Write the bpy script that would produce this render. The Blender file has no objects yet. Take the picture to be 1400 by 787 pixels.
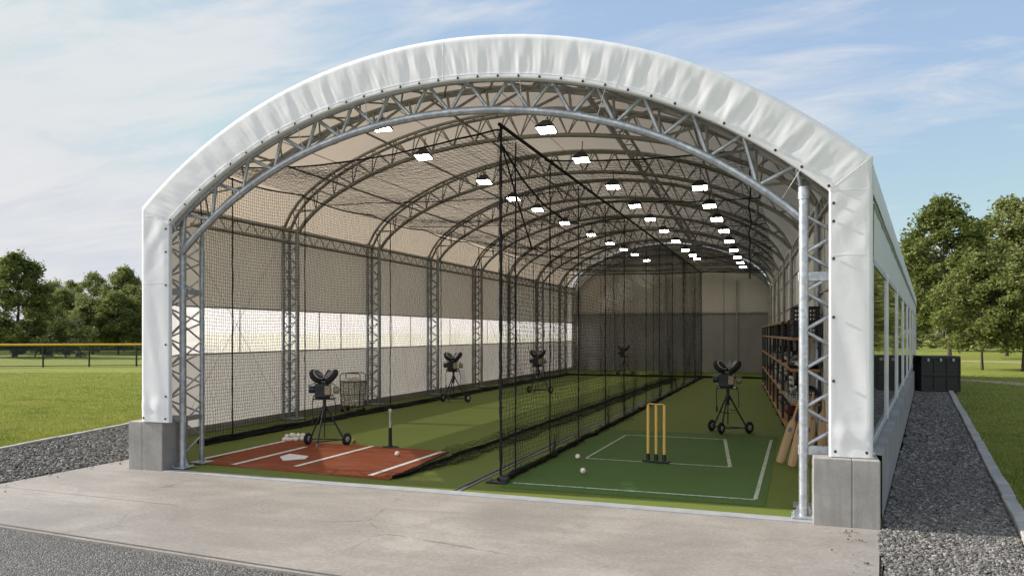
import bpy, bmesh, math, random
import numpy as np
from mathutils import Vector, Matrix, noise as mnoise
R = math.radians
rng = np.random.default_rng(7)
random.seed(7)
sc = bpy.context.scene
COL = sc.collection
# ------------------------------------------------------------------ camera model
TH, F, CX, HY, H = R(19.5), 1065.0, 700.0, 455.0, 1.8
FW = np.array([-math.sin(TH), math.cos(TH)]); RT = np.array([math.cos(TH), math.sin(TH)])
def gp(px, py, z=0.0):
    u = (px - CX) / F; d = (H - z) * F / (py - HY); v = (FW + u * RT) * d
    return (float(v[0]), float(v[1]))
def at_depth(px, d):
    v = (FW + (px - CX) / F * RT) * d
    return (float(v[0]), float(v[1]))
cam = bpy.data.objects.new('camera', bpy.data.cameras.new('camera')); COL.objects.link(cam)
cam.location = (0, 0, H); cam.rotation_euler = (R(90), 0, TH)
cam.data.sensor_width = 36; cam.data.lens = F / 1400 * 36
cam.data.shift_y = 61.5 / 1400
cam.data.clip_start = 0.05; cam.data.clip_end = 3000
sc.camera = cam
sc.view_settings.view_transform = 'Standard'; sc.view_settings.look = 'None'
sc.view_settings.gamma = 1; sc.view_settings.use_curve_mapping = False
sc.view_settings.exposure = 0.95
sc.render.engine = 'CYCLES'
cy = sc.cycles
cy.max_bounces = 7; cy.diffuse_bounces = 4; cy.glossy_bounces = 3; cy.transmission_bounces = 5
cy.transparent_max_bounces = 12; cy.caustics_reflective = False; cy.caustics_refractive = False
cy.sample_clamp_indirect = 6.0
cy.use_denoising = True
# ------------------------------------------------------------------ sun and sky
TOSUN = Vector((-1.9, -0.11, 1.0)).normalized()
sl = bpy.data.lights.new('sun', 'SUN'); sl.energy = 3.7; sl.angle = R(0.6); sl.color = (1.0, 0.945, 0.87)
so = bpy.data.objects.new('sun', sl); COL.objects.link(so)
so.rotation_euler = TOSUN.to_track_quat('Z', 'Y').to_euler(); so.location = (-60, 10, 40)
SUN_EL = math.asin(TOSUN.z); SUN_AZ = math.atan2(TOSUN.x, TOSUN.y)
# ------------------------------------------------------------------ node helpers
class NT:
    def __init__(s, tree): s.t = tree; s.n = tree.nodes; s.l = tree.links
    def add(s, typ, **kw):
        n = s.n.new(typ)
        for k, v in kw.items():
            if k.startswith('i_'):
                n.inputs[k[2:].replace('_', ' ')].default_value = v
            else: setattr(n, k, v)
        return n
    def link(s, a, b): s.l.new(a, b)
    def coords(s, kind='Object', scale=(1, 1, 1), loc=(0, 0, 0), rot=(0, 0, 0)):
        tc = s.add('ShaderNodeTexCoord'); mp = s.add('ShaderNodeMapping')
        mp.inputs['Scale'].default_value = scale; mp.inputs['Location'].default_value = loc; mp.inputs['Rotation'].default_value = rot
        s.link(tc.outputs[kind], mp.inputs['Vector']); return mp.outputs['Vector']
    def pos(s, scale=(1, 1, 1), rot=(0, 0, 0)):
        g = s.add('ShaderNodeNewGeometry'); mp = s.add('ShaderNodeMapping')
        mp.inputs['Scale'].default_value = scale; mp.inputs['Rotation'].default_value = rot
        s.link(g.outputs['Position'], mp.inputs['Vector']); return mp.outputs['Vector']
    def noise(s, vec, scale, detail=4, rough=0.55, dist=0.0):
        n = s.add('ShaderNodeTexNoise'); n.inputs['Scale'].default_value = scale; n.inputs['Detail'].default_value = detail
        n.inputs['Roughness'].default_value = rough; n.inputs['Distortion'].default_value = dist
        if vec is not None: s.link(vec, n.inputs['Vector'])
        return n.outputs['Fac']
    def voro(s, vec, scale, feature='F1', out='Distance'):
        n = s.add('ShaderNodeTexVoronoi', feature=feature); n.inputs['Scale'].default_value = scale
        if vec is not None: s.link(vec, n.inputs['Vector'])
        return n.outputs[out]
    def ramp(s, fac, stops):
        n = s.add('ShaderNodeValToRGB'); e = n.color_ramp.elements
        while len(e) < len(stops): e.new(0.5)
        for i, (p, c) in enumerate(stops):
            e[i].position = p; e[i].color = (c[0], c[1], c[2], 1) if hasattr(c, '__len__') else (c, c, c, 1)
        s.link(fac, n.inputs['Fac']); return n.outputs['Color']
    def mix(s, fac, a, b, mode='MIX'):
        n = s.add('ShaderNodeMix', data_type='RGBA', blend_type=mode)
        for sock, v in ((n.inputs[0], fac), (n.inputs[6], a), (n.inputs[7], b)):
            if hasattr(v, 'is_linked'): s.link(v, sock)
            elif hasattr(v, '__len__'): sock.default_value = (v[0], v[1], v[2], 1)
            else: sock.default_value = v
        return n.outputs[2]
    def math(s, op, a, b=None):
        n = s.add('ShaderNodeMath', operation=op)
        for sock, v in ((n.inputs[0], a), (n.inputs[1], b)):
            if v is None: continue
            if hasattr(v, 'is_linked'): s.link(v, sock)
            else: sock.default_value = v
        return n.outputs[0]
    def bump(s, h, strength=0.3, dist=0.02):
        n = s.add('ShaderNodeBump'); n.inputs['Strength'].default_value = strength; n.inputs['Distance'].default_value = dist
        s.link(h, n.inputs['Height']); return n.outputs['Normal']
def material(name, build):
    m = bpy.data.materials.new(name); m.use_nodes = True
    t = NT(m.node_tree); t.n.clear()
    out = t.add('ShaderNodeOutputMaterial')
    sh = build(t); t.link(sh, out.inputs['Surface']); return m
def pbr(t, color, rough=0.6, metal=0.0, normal=None, spec=0.4, **kw):
    p = t.add('ShaderNodeBsdfPrincipled')
    for k, v in (('Base Color', color), ('Roughness', rough), ('Metallic', metal), ('Specular IOR Level', spec)):
        if hasattr(v, 'is_linked'): t.link(v, p.inputs[k])
        elif hasattr(v, '__len__'): p.inputs[k].default_value = (v[0], v[1], v[2], 1)
        else: p.inputs[k].default_value = v
    for k, v in kw.items(): p.inputs[k.replace('_', ' ')].default_value = v
    if normal is not None: t.link(normal, p.inputs['Normal'])
    return p.outputs['BSDF']
def simple(name, color, rough=0.6, metal=0.0, var=0.25, scale=12.0, bump=0.0, spec=0.4):
    def b(t):
        v = t.coords('Object'); f = t.noise(v, scale, 5)
        lo = tuple(c * (1 - var) for c in color); hi = tuple(min(1, c * (1 + var)) for c in color)
        c = t.ramp(f, [(0.3, lo), (0.7, hi)])
        nrm = t.bump(t.noise(v, scale * 6, 3), bump, 0.01) if bump else None
        return pbr(t, c, rough, metal, nrm, spec)
    return material(name, b)
def add_sh(t, fac, a, b):
    n = t.add('ShaderNodeMixShader')
    if hasattr(fac, 'is_linked'): t.link(fac, n.inputs[0])
    else: n.inputs[0].default_value = fac
    t.link(a, n.inputs[1]); t.link(b, n.inputs[2]); return n.outputs[0]
# ------------------------------------------------------------------ world
w = bpy.data.worlds.new('World'); sc.world = w; w.use_nodes = True
t = NT(w.node_tree); t.n.clear()
sky = t.add('ShaderNodeTexSky', sky_type='NISHITA'); sky.sun_disc = False
sky.sun_elevation = SUN_EL; sky.sun_rotation = SUN_AZ
sky.air_density = 1.0; sky.dust_density = 0.8; sky.ozone_density = 1.6; sky.altitude = 100
g = t.coords('Generated')
sep = t.add('ShaderNodeSeparateXYZ'); t.link(g, sep.inputs[0])
den = t.math('ADD', t.math('MAXIMUM', sep.outputs[2], 0.0), 0.16)
cmb = t.add('ShaderNodeCombineXYZ')
t.link(t.math('DIVIDE', sep.outputs[0], den), cmb.inputs[0]); t.link(t.math('DIVIDE', sep.outputs[1], den), cmb.inputs[1])
mp = t.add('ShaderNodeMapping'); mp.inputs['Rotation'].default_value = (0, 0, R(-28)); mp.inputs['Scale'].default_value = (0.62, 1.5, 1); mp.inputs['Location'].default_value = (0.35, 1.2, 0)
t.link(cmb.outputs[0], mp.inputs['Vector'])
n1 = t.noise(mp.outputs[0], 0.75, 8, 0.58, 0.5)
n2 = t.noise(mp.outputs[0], 2.6, 7, 0.62, 0.9)
left = t.math('ADD', t.math('MULTIPLY', t.math('ADD', t.math('MULTIPLY', sep.outputs[0], -0.75), -0.22), 0.24), t.math('MULTIPLY', t.math('MAXIMUM', t.math('ADD', t.math('ADD', t.math('MULTIPLY', sep.outputs[1], -1.0), t.math('MULTIPLY', sep.outputs[0], -0.45)), -0.25), 0.0), 0.6))  # leftward cloud bias, plus unseen cover added behind the camera for fill light
cl = t.math('ADD', t.math('ADD', t.math('MULTIPLY', n1, 0.62), t.math('MULTIPLY', n2, 0.48)), left)
fac = t.ramp(cl, [(0.48, 0.0), (0.55, 0.30), (0.64, 0.85), (0.76, 1.0)])
fade = t.ramp(sep.outputs[2], [(0.0, 0.55), (0.10, 0.85), (0.3, 0.9)])
fac2 = t.math('MULTIPLY', fac, fade)
behind = t.ramp(t.math('ADD', t.math('ADD', t.math('MULTIPLY', sep.outputs[1], -1.0), t.math('MULTIPLY', sep.outputs[0], -0.55)), 0.0), [(0.0, 0.0), (0.6, 1.0)])  # mask of the added fill clouds, behind and left of the camera
cloud_and_fill = t.mix(behind, t.mix(n2, (2.75, 2.8, 2.9), (3.15, 3.15, 3.15)), (5.6, 5.7, 5.9))  # unseen clouds behind the camera are brightened to fill the front fabric
skyc = t.mix(1.0, t.mix(0.66, sky.outputs[0], (1.42, 1.82, 2.42)), (2.5, 2.62, 2.85), 'DARKEN')
col = t.mix(fac2, skyc, cloud_and_fill)
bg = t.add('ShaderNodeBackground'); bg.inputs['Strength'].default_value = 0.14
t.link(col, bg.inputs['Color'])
wo = t.add('ShaderNodeOutputWorld'); t.link(bg.outputs[0], wo.inputs[0])
# ------------------------------------------------------------------ mesh builder
class MB:
    def __init__(s): s.v = []; s.f = []; s.nv = 0; s.sm = []
    def add(s, verts, faces, smooth=False):
        o = s.nv; s.v.extend([tuple(map(float, p)) for p in verts]); s.nv += len(verts)
        s.f.extend([tuple(i + o for i in f) for f in faces]); s.sm.extend([smooth] * len(faces)); return s
    def tube(s, pts, r, n=8, cap=True, closed=False):
        pts = [Vector(p) for p in pts]; m = len(pts); rr = r if hasattr(r, '__len__') else [r] * m
        vs, fs = [], []; up = None
        for i, p in enumerate(pts):
            if closed: d = pts[(i + 1) % m] - pts[i - 1]
            elif i == 0: d = pts[1] - p
            elif i == m - 1: d = p - pts[i - 1]
            else: d = pts[i + 1] - pts[i - 1]
            d = d.normalized() if d.length > 1e-9 else Vector((0, 0, 1))
            if up is None: up = Vector((0, 0, 1)) if abs(d.z) < 0.9 else Vector((1, 0, 0))
            a = up - d * up.dot(d)
            if a.length < 1e-6: a = d.orthogonal()
            a.normalize(); b = d.cross(a); up = a
            for k in range(n):
                q = 2 * math.pi * k / n
                vs.append(p + (a * math.cos(q) + b * math.sin(q)) * rr[i])
        for i in range(m if closed else m - 1):
            j = (i + 1) % m
            for k in range(n):
                k2 = (k + 1) % n
                fs.append((i * n + k, i * n + k2, j * n + k2, j * n + k))
        s.add(vs, fs, True)
        if cap and not closed: s.add(vs[:n], [tuple(reversed(range(n)))]); s.add(vs[-n:], [tuple(range(n))])
        return s
    def box(s, c, size, rot=None, bevel=0.0, seg=2):
        bm = bmesh.new(); bmesh.ops.create_cube(bm, size=1)
        bmesh.ops.scale(bm, vec=size, verts=bm.verts)
        if bevel: bmesh.ops.bevel(bm, geom=bm.edges[:], offset=bevel, segments=seg, affect='EDGES', profile=0.5)
        M_ = Matrix.Translation(c) @ (rot.to_4x4() if rot is not None else Matrix())
        bmesh.ops.transform(bm, matrix=M_, verts=bm.verts)
        return s.bm(bm)
    def box2(s, lo, hi, bevel=0.0, seg=2):
        c = [(a + b) / 2 for a, b in zip(lo, hi)]; return s.box(c, [b - a for a, b in zip(lo, hi)], None, bevel, seg)
    def bm(s, bm, smooth=False):
        bm.verts.index_update(); s.add([v.co for v in bm.verts], [tuple(v.index for v in f.verts) for f in bm.faces], smooth); bm.free(); return s
    def lathe(s, prof, n=20, mat=None, smooth=True):
        vs, fs = [], []; m = len(prof)
        for (r, z) in prof:
            for k in range(n):
                a = 2 * math.pi * k / n; p = Vector((r * math.cos(a), r * math.sin(a), z))
                vs.append(mat @ p if mat else p)
        for i in range(m - 1):
            for k in range(n):
                k2 = (k + 1) % n; fs.append((i * n + k, i * n + k2, (i + 1) * n + k2, (i + 1) * n + k))
        s.add(vs, fs, smooth)
        return s
    def disc(s, c, normal, r, n=20, th=0.01, bevel=0.0, smooth=True):
        q = Vector(normal).to_track_quat('Z', 'Y').to_matrix().to_4x4(); M_ = Matrix.Translation(c) @ q
        b = min(bevel, r * 0.4, th * 0.49); h = th / 2
        pr = [(0.0001, -h), (r - b, -h), (r, -h + b), (r, h - b), (r - b, h), (0.0001, h)]
        return s.lathe(pr, n, M_, smooth)
    def sphere(s, c, r, seg=10, rings=7, scale=(1, 1, 1)):
        bm = bmesh.new(); bmesh.ops.create_uvsphere(bm, u_segments=seg, v_segments=rings, radius=r)
        bmesh.ops.transform(bm, matrix=Matrix.Translation(c) @ Matrix.Diagonal((*scale, 1)), verts=bm.verts)
        return s.bm(bm, True)
    def grid(s, P, closed=False, smooth=True):     # P[i][j] points
        a, b = len(P), len(P[0]); vs = [p for r in P for p in r]
        fs = [(i * b + j, (i + 1) * b + j, (i + 1) * b + j + 1, i * b + j + 1) for i in range(a - 1) for j in range(b - 1)]
        return s.add(vs, fs, smooth)
    def prism(s, poly, z0, z1):
        n = len(poly); vs = [(x, y, z0) for x, y in poly] + [(x, y, z1) for x, y in poly]
        fs = [tuple(range(n, 2 * n)), tuple(reversed(range(n)))] + [(i, (i + 1) % n, n + (i + 1) % n, n + i) for i in range(n)]
        return s.add(vs, fs)
    def build(s, name, mat, parent=None, kind=None):
        me = bpy.data.meshes.new(name); me.from_pydata(s.v, [], s.f)
        me.polygons.foreach_set('use_smooth', s.sm); me.update()
        me.materials.append(mat)
        o = bpy.data.objects.new(name, me); COL.objects.link(o)
        if parent is not None: o.parent = parent
        if kind: o['kind'] = kind
        return o
def np_mesh(name, verts, quads, mat, parent=None, kind=None, smooth=False):
    me = bpy.data.meshes.new(name); k = quads.shape[1]; nf = len(quads)
    me.vertices.add(len(verts)); me.vertices.foreach_set('co', np.ascontiguousarray(verts, dtype=np.float32).ravel())
    me.loops.add(nf * k); me.loops.foreach_set('vertex_index', np.ascontiguousarray(quads, dtype=np.int32).ravel())
    me.polygons.add(nf); me.polygons.foreach_set('loop_start', np.arange(0, nf * k, k, dtype=np.int32))
    me.polygons.foreach_set('use_smooth', np.full(nf, smooth))
    me.update(calc_edges=True); me.materials.append(mat)
    o = bpy.data.objects.new(name, me); COL.objects.link(o)
    if parent is not None: o.parent = parent
    if kind: o['kind'] = kind
    return o
def tag(o, label, cat, group=None):
    o['label'] = label; o['category'] = cat
    if group: o['group'] = group
    return o
def thing(name, label, cat, loc=(0, 0, 0), rz=0.0, group=None, scale=1.0):
    o = bpy.data.objects.new(name, None); COL.objects.link(o); o.empty_display_size = 0.2
    o.location = loc; o.rotation_euler = (0, 0, rz); o.scale = (scale,) * 3
    return tag(o, label, cat, group)
def dup(root, loc, rz, label, group=None, scale=None):
    r = root.copy(); COL.objects.link(r); r.location = loc; r.rotation_euler = (0, 0, rz); r['label'] = label
    if scale: r.scale = (scale,) * 3
    if group: r['group'] = group
    for ch in list(root.children):
        c = ch.copy(); COL.objects.link(c); c.parent = r
        for g_ in list(ch.children):
            d = g_.copy(); COL.objects.link(d); d.parent = c
    return r
ORD = ['first', 'second', 'third', 'fourth', 'fifth', 'sixth', 'seventh', 'eighth', 'ninth', 'tenth', 'eleventh', 'twelfth']
# ------------------------------------------------------------------ materials
def m_lawn(t):
    v = t.pos(); a = t.noise(v, 0.22, 4, 0.6); b = t.noise(v, 6.0, 5, 0.7); st = t.noise(t.pos((0.10, 0.9, 1), (0, 0, R(-35))), 1.0, 3)
    c = t.ramp(b, [(0.28, (0.13, 0.165, 0.028)), (0.55, (0.24, 0.27, 0.045)), (0.8, (0.35, 0.35, 0.085))])
    c = t.mix(t.ramp(a, [(0.35, 0.0), (0.7, 0.55)]), c, (0.27, 0.255, 0.06))
    c = t.mix(t.ramp(st, [(0.42, 0.0), (0.62, 0.35)]), c, (0.14, 0.19, 0.026))
    nb = t.bump(t.noise(v, 38, 3, 0.7), 0.9, 0.05)
    return pbr(t, c, 0.85, 0, nb, 0.15)
M_lawn = material('lawn_grass', m_lawn)
def m_blade(t):
    g_ = t.add('ShaderNodeNewGeometry')
    c = t.ramp(g_.outputs['Random Per Island'], [(0.0, (0.10, 0.145, 0.022)), (0.5, (0.20, 0.24, 0.04)), (1.0, (0.35, 0.34, 0.085))])
    pv = t.pos(); c = t.mix(t.ramp(t.noise(pv, 0.30, 5, 0.65), [(0.42, 0.0), (0.66, 0.6)]), c, (0.30, 0.28, 0.09)); c = t.mix(t.ramp(t.noise(pv, 1.1, 4, 0.6), [(0.46, 0.0), (0.64, 0.5)]), c, (0.075, 0.125, 0.018))
    d = t.add('ShaderNodeBsdfDiffuse'); t.link(c, d.inputs[0]); tr = t.add('ShaderNodeBsdfTranslucent'); t.link(c, tr.inputs[0])
    return add_sh(t, 0.5, d.outputs[0], tr.outputs[0])
M_blade = material('grass_blade', m_blade)
def m_conc(t, base=(0.315, 0.285, 0.252), rough=0.55, wet=True):
    v = t.pos(); a = t.noise(v, 0.55, 6, 0.6, 0.8); b = t.noise(t.pos((0.35, 1.4, 1), (0, 0, R(12))), 1.6, 7, 0.68, 0.6); f = t.noise(v, 60, 4, 0.7)
    c = t.ramp(a, [(0.34, tuple(x * 0.74 for x in base)), (0.66, tuple(x * 1.22 for x in base))])
    c = t.mix(t.ramp(b, [(0.42, 0.0), (0.62, 0.55)]), c, tuple(x * 0.66 for x in base))
    bl = t.noise(v, 1.9, 5, 0.6, 1.2); c = t.mix(t.ramp(bl, [(0.52, 0.0), (0.66, 0.5)]), c, tuple(x * 0.70 for x in base)); c = t.mix(t.ramp(t.noise(v, 7.0, 6, 0.7, 0.5), [(0.35, 0.22), (0.6, 0.0)]), c, tuple(x * 0.62 for x in base))
    c = t.mix(t.ramp(f, [(0.35, 0.2), (0.6, 0.0)]), c, tuple(x * 0.5 for x in base))
    gr_ = t.noise(v, 26, 8, 0.85); c = t.mix(t.ramp(gr_, [(0.36, 0.55), (0.5, 0.0)]), c, tuple(x * 0.58 for x in base)); c = t.mix(t.ramp(gr_, [(0.5, 0.0), (0.66, 0.45)]), c, tuple(min(1, x * 1.45) for x in base))
    sp = t.voro(v, 23, 'F1'); c = t.mix(t.ramp(sp, [(0.03, 0.35), (0.07, 0.0)]), c, tuple(x * 0.45 for x in base))
    ve = t.voro(t.pos((.42, .42, .42)), 1.0, 'DISTANCE_TO_EDGE'); hc = t.math('MULTIPLY', t.ramp(t.math('ADD', ve, t.math('MULTIPLY', t.math('SUBTRACT', t.noise(v, 5, 4), 0.5), 0.05)), [(0.0, 0.5), (0.004, 0.0)]), t.ramp(t.noise(v, 0.4, 2), [(0.5, 0.0), (0.6, 1.0)])); c = t.mix(hc, c, (0.10, 0.09, 0.08))
    r = t.ramp(a, [(0.3, rough - 0.08), (0.7, rough + 0.12)])
    return pbr(t, c, r, 0, t.bump(t.noise(v, 90, 4, 0.6), 0.18, 0.006), 0.35)
M_apron = material('apron_concrete', m_conc)
def m_block(t):
    v = t.pos(); a = t.noise(v, 2.2, 6, 0.62, 0.3); f = t.noise(v, 70, 4, 0.7); dr = t.noise(t.pos((9, 9, 0.9)), 1.0, 5, 0.6)
    c = t.ramp(a, [(0.3, (0.27, 0.258, 0.24)), (0.7, (0.42, 0.40, 0.37))])
    c = t.mix(t.ramp(dr, [(0.5, 0.0), (0.7, 0.4)]), c, (0.20, 0.19, 0.175))
    c = t.mix(t.ramp(f, [(0.33, 0.3), (0.55, 0.0)]), c, (0.18, 0.175, 0.165))
    sp = t.voro(v, 14, 'F1'); c = t.mix(t.ramp(sp, [(0.04, 0.6), (0.08, 0.0)]), c, (0.09, 0.09, 0.085))
    return pbr(t, c, 0.85, 0, t.bump(t.noise(v, 120, 4, 0.6), 0.3, 0.006), 0.25)
M_block = material('cast_concrete', m_block)
def m_kerb(t):
    v = t.pos(); a = t.noise(v, 3, 6, 0.65)
    c = t.ramp(a, [(0.3, (0.26, 0.255, 0.24)), (0.7, (0.44, 0.42, 0.39))])
    return pbr(t, c, 0.9, 0, t.bump(t.noise(v, 60, 4, 0.7), 0.35, 0.01), 0.2)
M_kerb = material('kerb_concrete', m_kerb)
def m_asph(t):
    v = t.pos(); vo = t.add('ShaderNodeTexVoronoi'); vo.inputs['Scale'].default_value = 75; t.link(v, vo.inputs['Vector'])
    bw = t.add('ShaderNodeSeparateColor'); t.link(vo.outputs['Color'], bw.inputs[0])
    c = t.ramp(bw.outputs[0], [(0.0, (0.035, 0.034, 0.034)), (0.55, (0.10, 0.098, 0.096)), (0.85, (0.19, 0.185, 0.175)), (1.0, (0.34, 0.33, 0.31))])
    c = t.mix(t.ramp(t.noise(v, 0.7, 4), [(0.35, 0.0), (0.7, 0.5)]), c, (0.085, 0.082, 0.08))
    hb = t.math('SUBTRACT', t.math('MULTIPLY', bw.outputs[1], 0.6), vo.outputs['Distance'])
    return pbr(t, c, 0.75, 0, t.bump(hb, 0.9, 0.02), 0.35)
M_asph = material('chip_asphalt', m_asph)
def m_gbase(t):
    v = t.pos(); vo = t.add('ShaderNodeTexVoronoi'); vo.inputs['Scale'].default_value = 24; t.link(v, vo.inputs['Vector'])
    bw = t.add('ShaderNodeSeparateColor'); t.link(vo.outputs['Color'], bw.inputs[0])
    c = t.ramp(bw.outputs[0], [(0.0, (0.05, 0.048, 0.046)), (0.5, (0.11, 0.105, 0.10)), (1.0, (0.20, 0.187, 0.172))])
    hb = t.math('SUBTRACT', t.math('MULTIPLY', bw.outputs[1], 0.6), vo.outputs['Distance'])
    return pbr(t, c, 0.85, 0, t.bump(hb, 1.0, 0.05), 0.25)
M_gbase = material('gravel_bed', m_gbase)
def m_stone(t):
    g_ = t.add('ShaderNodeNewGeometry'); v = t.pos()
    c = t.ramp(g_.outputs['Random Per Island'], [(0.0, (0.06, 0.06, 0.06)), (0.35, (0.115, 0.111, 0.106)), (0.8, (0.20, 0.187, 0.17)), (1.0, (0.36, 0.325, 0.285))])
    c = t.mix(t.ramp(t.noise(v, 90, 3), [(0.35, 0.35), (0.6, 0.0)]), c, (0.10, 0.095, 0.09))
    return pbr(t, c, 0.8, 0, t.bump(t.noise(v, 160, 3), 0.3, 0.004), 0.25)
M_stone = material('crushed_stone', m_stone)
def m_turf(t):
    v = t.pos(); a = t.noise(v, 0.8, 4, 0.6); b = t.noise(v, 70, 3, 0.75); st = t.noise(t.pos((3.0, 0.25, 1)), 1.0, 4, 0.6)
    c = t.ramp(b, [(0.3, (0.075, 0.118, 0.018)), (0.7, (0.175, 0.23, 0.042))])
    c = t.mix(t.ramp(a, [(0.35, 0.0), (0.7, 0.5)]), c, (0.125, 0.15, 0.026))
    c = t.mix(t.ramp(st, [(0.45, 0.0), (0.68, 0.35)]), c, (0.15, 0.16, 0.036))
    wn = t.noise(v, 0.45, 6, 0.65, 0.8); c = t.mix(t.ramp(wn, [(0.54, 0.0), (0.70, 0.45)]), c, (0.15, 0.14, 0.05))
    sm = t.add('ShaderNodeTexWave', wave_type='BANDS', bands_direction='Y', wave_profile='SAW'); sm.inputs['Scale'].default_value = 0.0861; t.link(v, sm.inputs['Vector'])
    c = t.mix(t.ramp(sm.outputs['Fac'], [(0.0, 0.45), (0.006, 0.0)]), c, (0.03, 0.045, 0.01))
    return pbr(t, c, 0.75, 0, t.bump(b, 0.5, 0.012), 0.2)
M_turf = material('artificial_turf', m_turf)
def m_pitch(t):
    v = t.pos(); a = t.noise(v, 1.2, 4, 0.6); b = t.noise(v, 80, 3, 0.75)
    c = t.ramp(b, [(0.3, (0.055, 0.115, 0.03)), (0.7, (0.115, 0.195, 0.055))])
    c = t.mix(t.ramp(a, [(0.4, 0.0), (0.7, 0.4)]), c, (0.07, 0.115, 0.03))
    return pbr(t, c, 0.8, 0, t.bump(b, 0.4, 0.01), 0.15)
M_pitch = material('pitch_mat', m_pitch)
def m_clay(t):
    v = t.pos(); a = t.noise(v, 1.5, 5, 0.65); b = t.noise(v, 90, 3, 0.7)
    c = t.ramp(b, [(0.3, (0.165, 0.038, 0.014)), (0.7, (0.31, 0.078, 0.03))])
    c = t.mix(t.ramp(a, [(0.4, 0.0), (0.75, 0.5)]), c, (0.20, 0.06, 0.03))
    sc_ = t.noise(t.pos((1.2, 5, 1)), 1.3, 6, 0.7, 0.6); c = t.mix(t.ramp(sc_, [(0.50, 0.0), (0.68, 0.5)]), c, (0.33, 0.15, 0.09))
    return pbr(t, c, 0.85, 0, t.bump(b, 0.4, 0.01), 0.15)
M_clay = material('clay_red_mat', m_clay)
def m_line(t):
    v = t.pos(); a = t.noise(v, 25, 5, 0.7)
    c = t.ramp(a, [(0.30, (0.42, 0.42, 0.38)), (0.55, (0.78, 0.77, 0.73))])
    return pbr(t, c, 0.75, 0, t.bump(t.noise(v, 120, 3), 0.25, 0.005), 0.2)
M_line = material('white_line', m_line)
def m_pline(t):
    v = t.pos(); a = t.noise(v, 30, 5, 0.7)
    c = t.ramp(a, [(0.36, (0.16, 0.24, 0.13)), (0.58, (0.62, 0.66, 0.56))])
    return pbr(t, c, 0.8, 0, None, 0.15)
M_pline = material('worn_white_line', m_pline)
def fabric(name, outer, inner, trans, k, rough=0.55, stain=0.10):
    def b(t):
        g_ = t.add('ShaderNodeNewGeometry'); v = t.pos()
        dirt = t.noise(v, 0.9, 6, 0.65, 0.4); d2 = t.noise(t.pos((5, 5, 0.5)), 1.0, 5)
        o = t.mix(t.ramp(dirt, [(0.4, 0.0), (0.75, 1.0)]), outer, tuple(x * (1 - stain) for x in outer))
        o = t.mix(t.ramp(d2, [(0.52, 0.0), (0.75, stain)]), o, (0.45, 0.42, 0.38))
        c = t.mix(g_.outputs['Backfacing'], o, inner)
        p = pbr(t, c, rough, 0, t.bump(t.noise(v, 3.0, 4, 0.55, 0.4), 0.16, 0.03), 0.3)
        tr = t.add('ShaderNodeBsdfTranslucent')
        t.link(t.mix(t.ramp(dirt, [(0.35, 0.0), (0.75, 0.5)]), trans, tuple(x * 0.8 for x in trans)), tr.inputs[0])
        return add_sh(t, k, p, tr.outputs[0])
    return material(name, b)
M_white = fabric('white_vinyl', (0.865, 0.885, 0.93), (0.80, 0.80, 0.80), (0.85, 0.84, 0.82), 0.12, 0.6, 0.06)
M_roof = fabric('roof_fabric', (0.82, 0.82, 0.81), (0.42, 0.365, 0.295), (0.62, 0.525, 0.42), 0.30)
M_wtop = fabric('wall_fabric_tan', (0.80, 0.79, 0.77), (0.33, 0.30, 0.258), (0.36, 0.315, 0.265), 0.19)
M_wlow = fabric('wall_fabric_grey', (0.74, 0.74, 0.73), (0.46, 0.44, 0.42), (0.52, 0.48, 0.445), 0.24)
M_cream = fabric('cream_cladding', (0.88, 0.85, 0.79), (0.88, 0.85, 0.79), (0.7, 0.6, 0.48), 0.10)
def m_band(t):
    v = t.pos(); f = t.noise(v, 1.3, 4)
    c = t.ramp(f, [(0.3, (0.54, 0.505, 0.50)), (0.7, (0.63, 0.59, 0.58))])
    tr = t.add('ShaderNodeBsdfTranslucent'); t.link(c, tr.inputs[0])
    tp = t.add('ShaderNodeBsdfTransparent'); tp.inputs[0].default_value = (0.95, 0.92, 0.86, 1)
    return add_sh(t, 0.40, tr.outputs[0], tp.outputs[0])
M_band = material('clear_sheeting', m_band)
def m_galv(t):
    v = t.coords('Object'); a = t.voro(v, 26, 'F1', 'Color'); s_ = t.add('ShaderNodeSeparateColor'); t.link(a, s_.inputs[0])
    b = t.noise(v, 5, 5, 0.65)
    c = t.ramp(s_.outputs[0], [(0.0, (0.36, 0.39, 0.42)), (1.0, (0.52, 0.55, 0.58))])
    c = t.mix(t.ramp(b, [(0.45, 0.0), (0.7, 0.55)]), c, (0.25, 0.27, 0.29))
    r = t.ramp(b, [(0.3, 0.34), (0.7, 0.55)])
    return pbr(t, c, r, 0.72, None, 0.5)
M_galv = material('galvanised_steel', m_galv)
def m_steel(t):
    v = t.coords('Object'); b = t.noise(v, 3, 5, 0.65)
    c = t.ramp(b, [(0.3, (0.28, 0.275, 0.255)), (0.7, (0.44, 0.43, 0.405))])
    return pbr(t, c, 0.5, 0.45, None, 0.4)
M_steel = material('dull_steel', m_steel)
M_sill = simple('threshold_metal', (0.36, 0.37, 0.385), 0.5, 0.15, 0.15, 4)
M_alu = simple('aluminium_frame', (0.55, 0.57, 0.59), 0.4, 0.5, 0.1, 4)
def m_pane(t):
    v = t.pos(); nb = t.bump(t.noise(v, 0.9, 2), 0.05, 0.02)
    return pbr(t, (0.012, 0.015, 0.014), 0.03, 0, nb, 0.5)
M_pane = material('dark_glass', m_pane)
def m_backw(t, lo, hi):
    v = t.pos(); f = t.noise(v, 0.8, 5, 0.6)
    return pbr(t, t.ramp(f, [(0.3, lo), (0.7, hi)]), 0.7, 0, t.bump(t.noise(v, 2, 3), 0.2, 0.05), 0.2)
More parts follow.
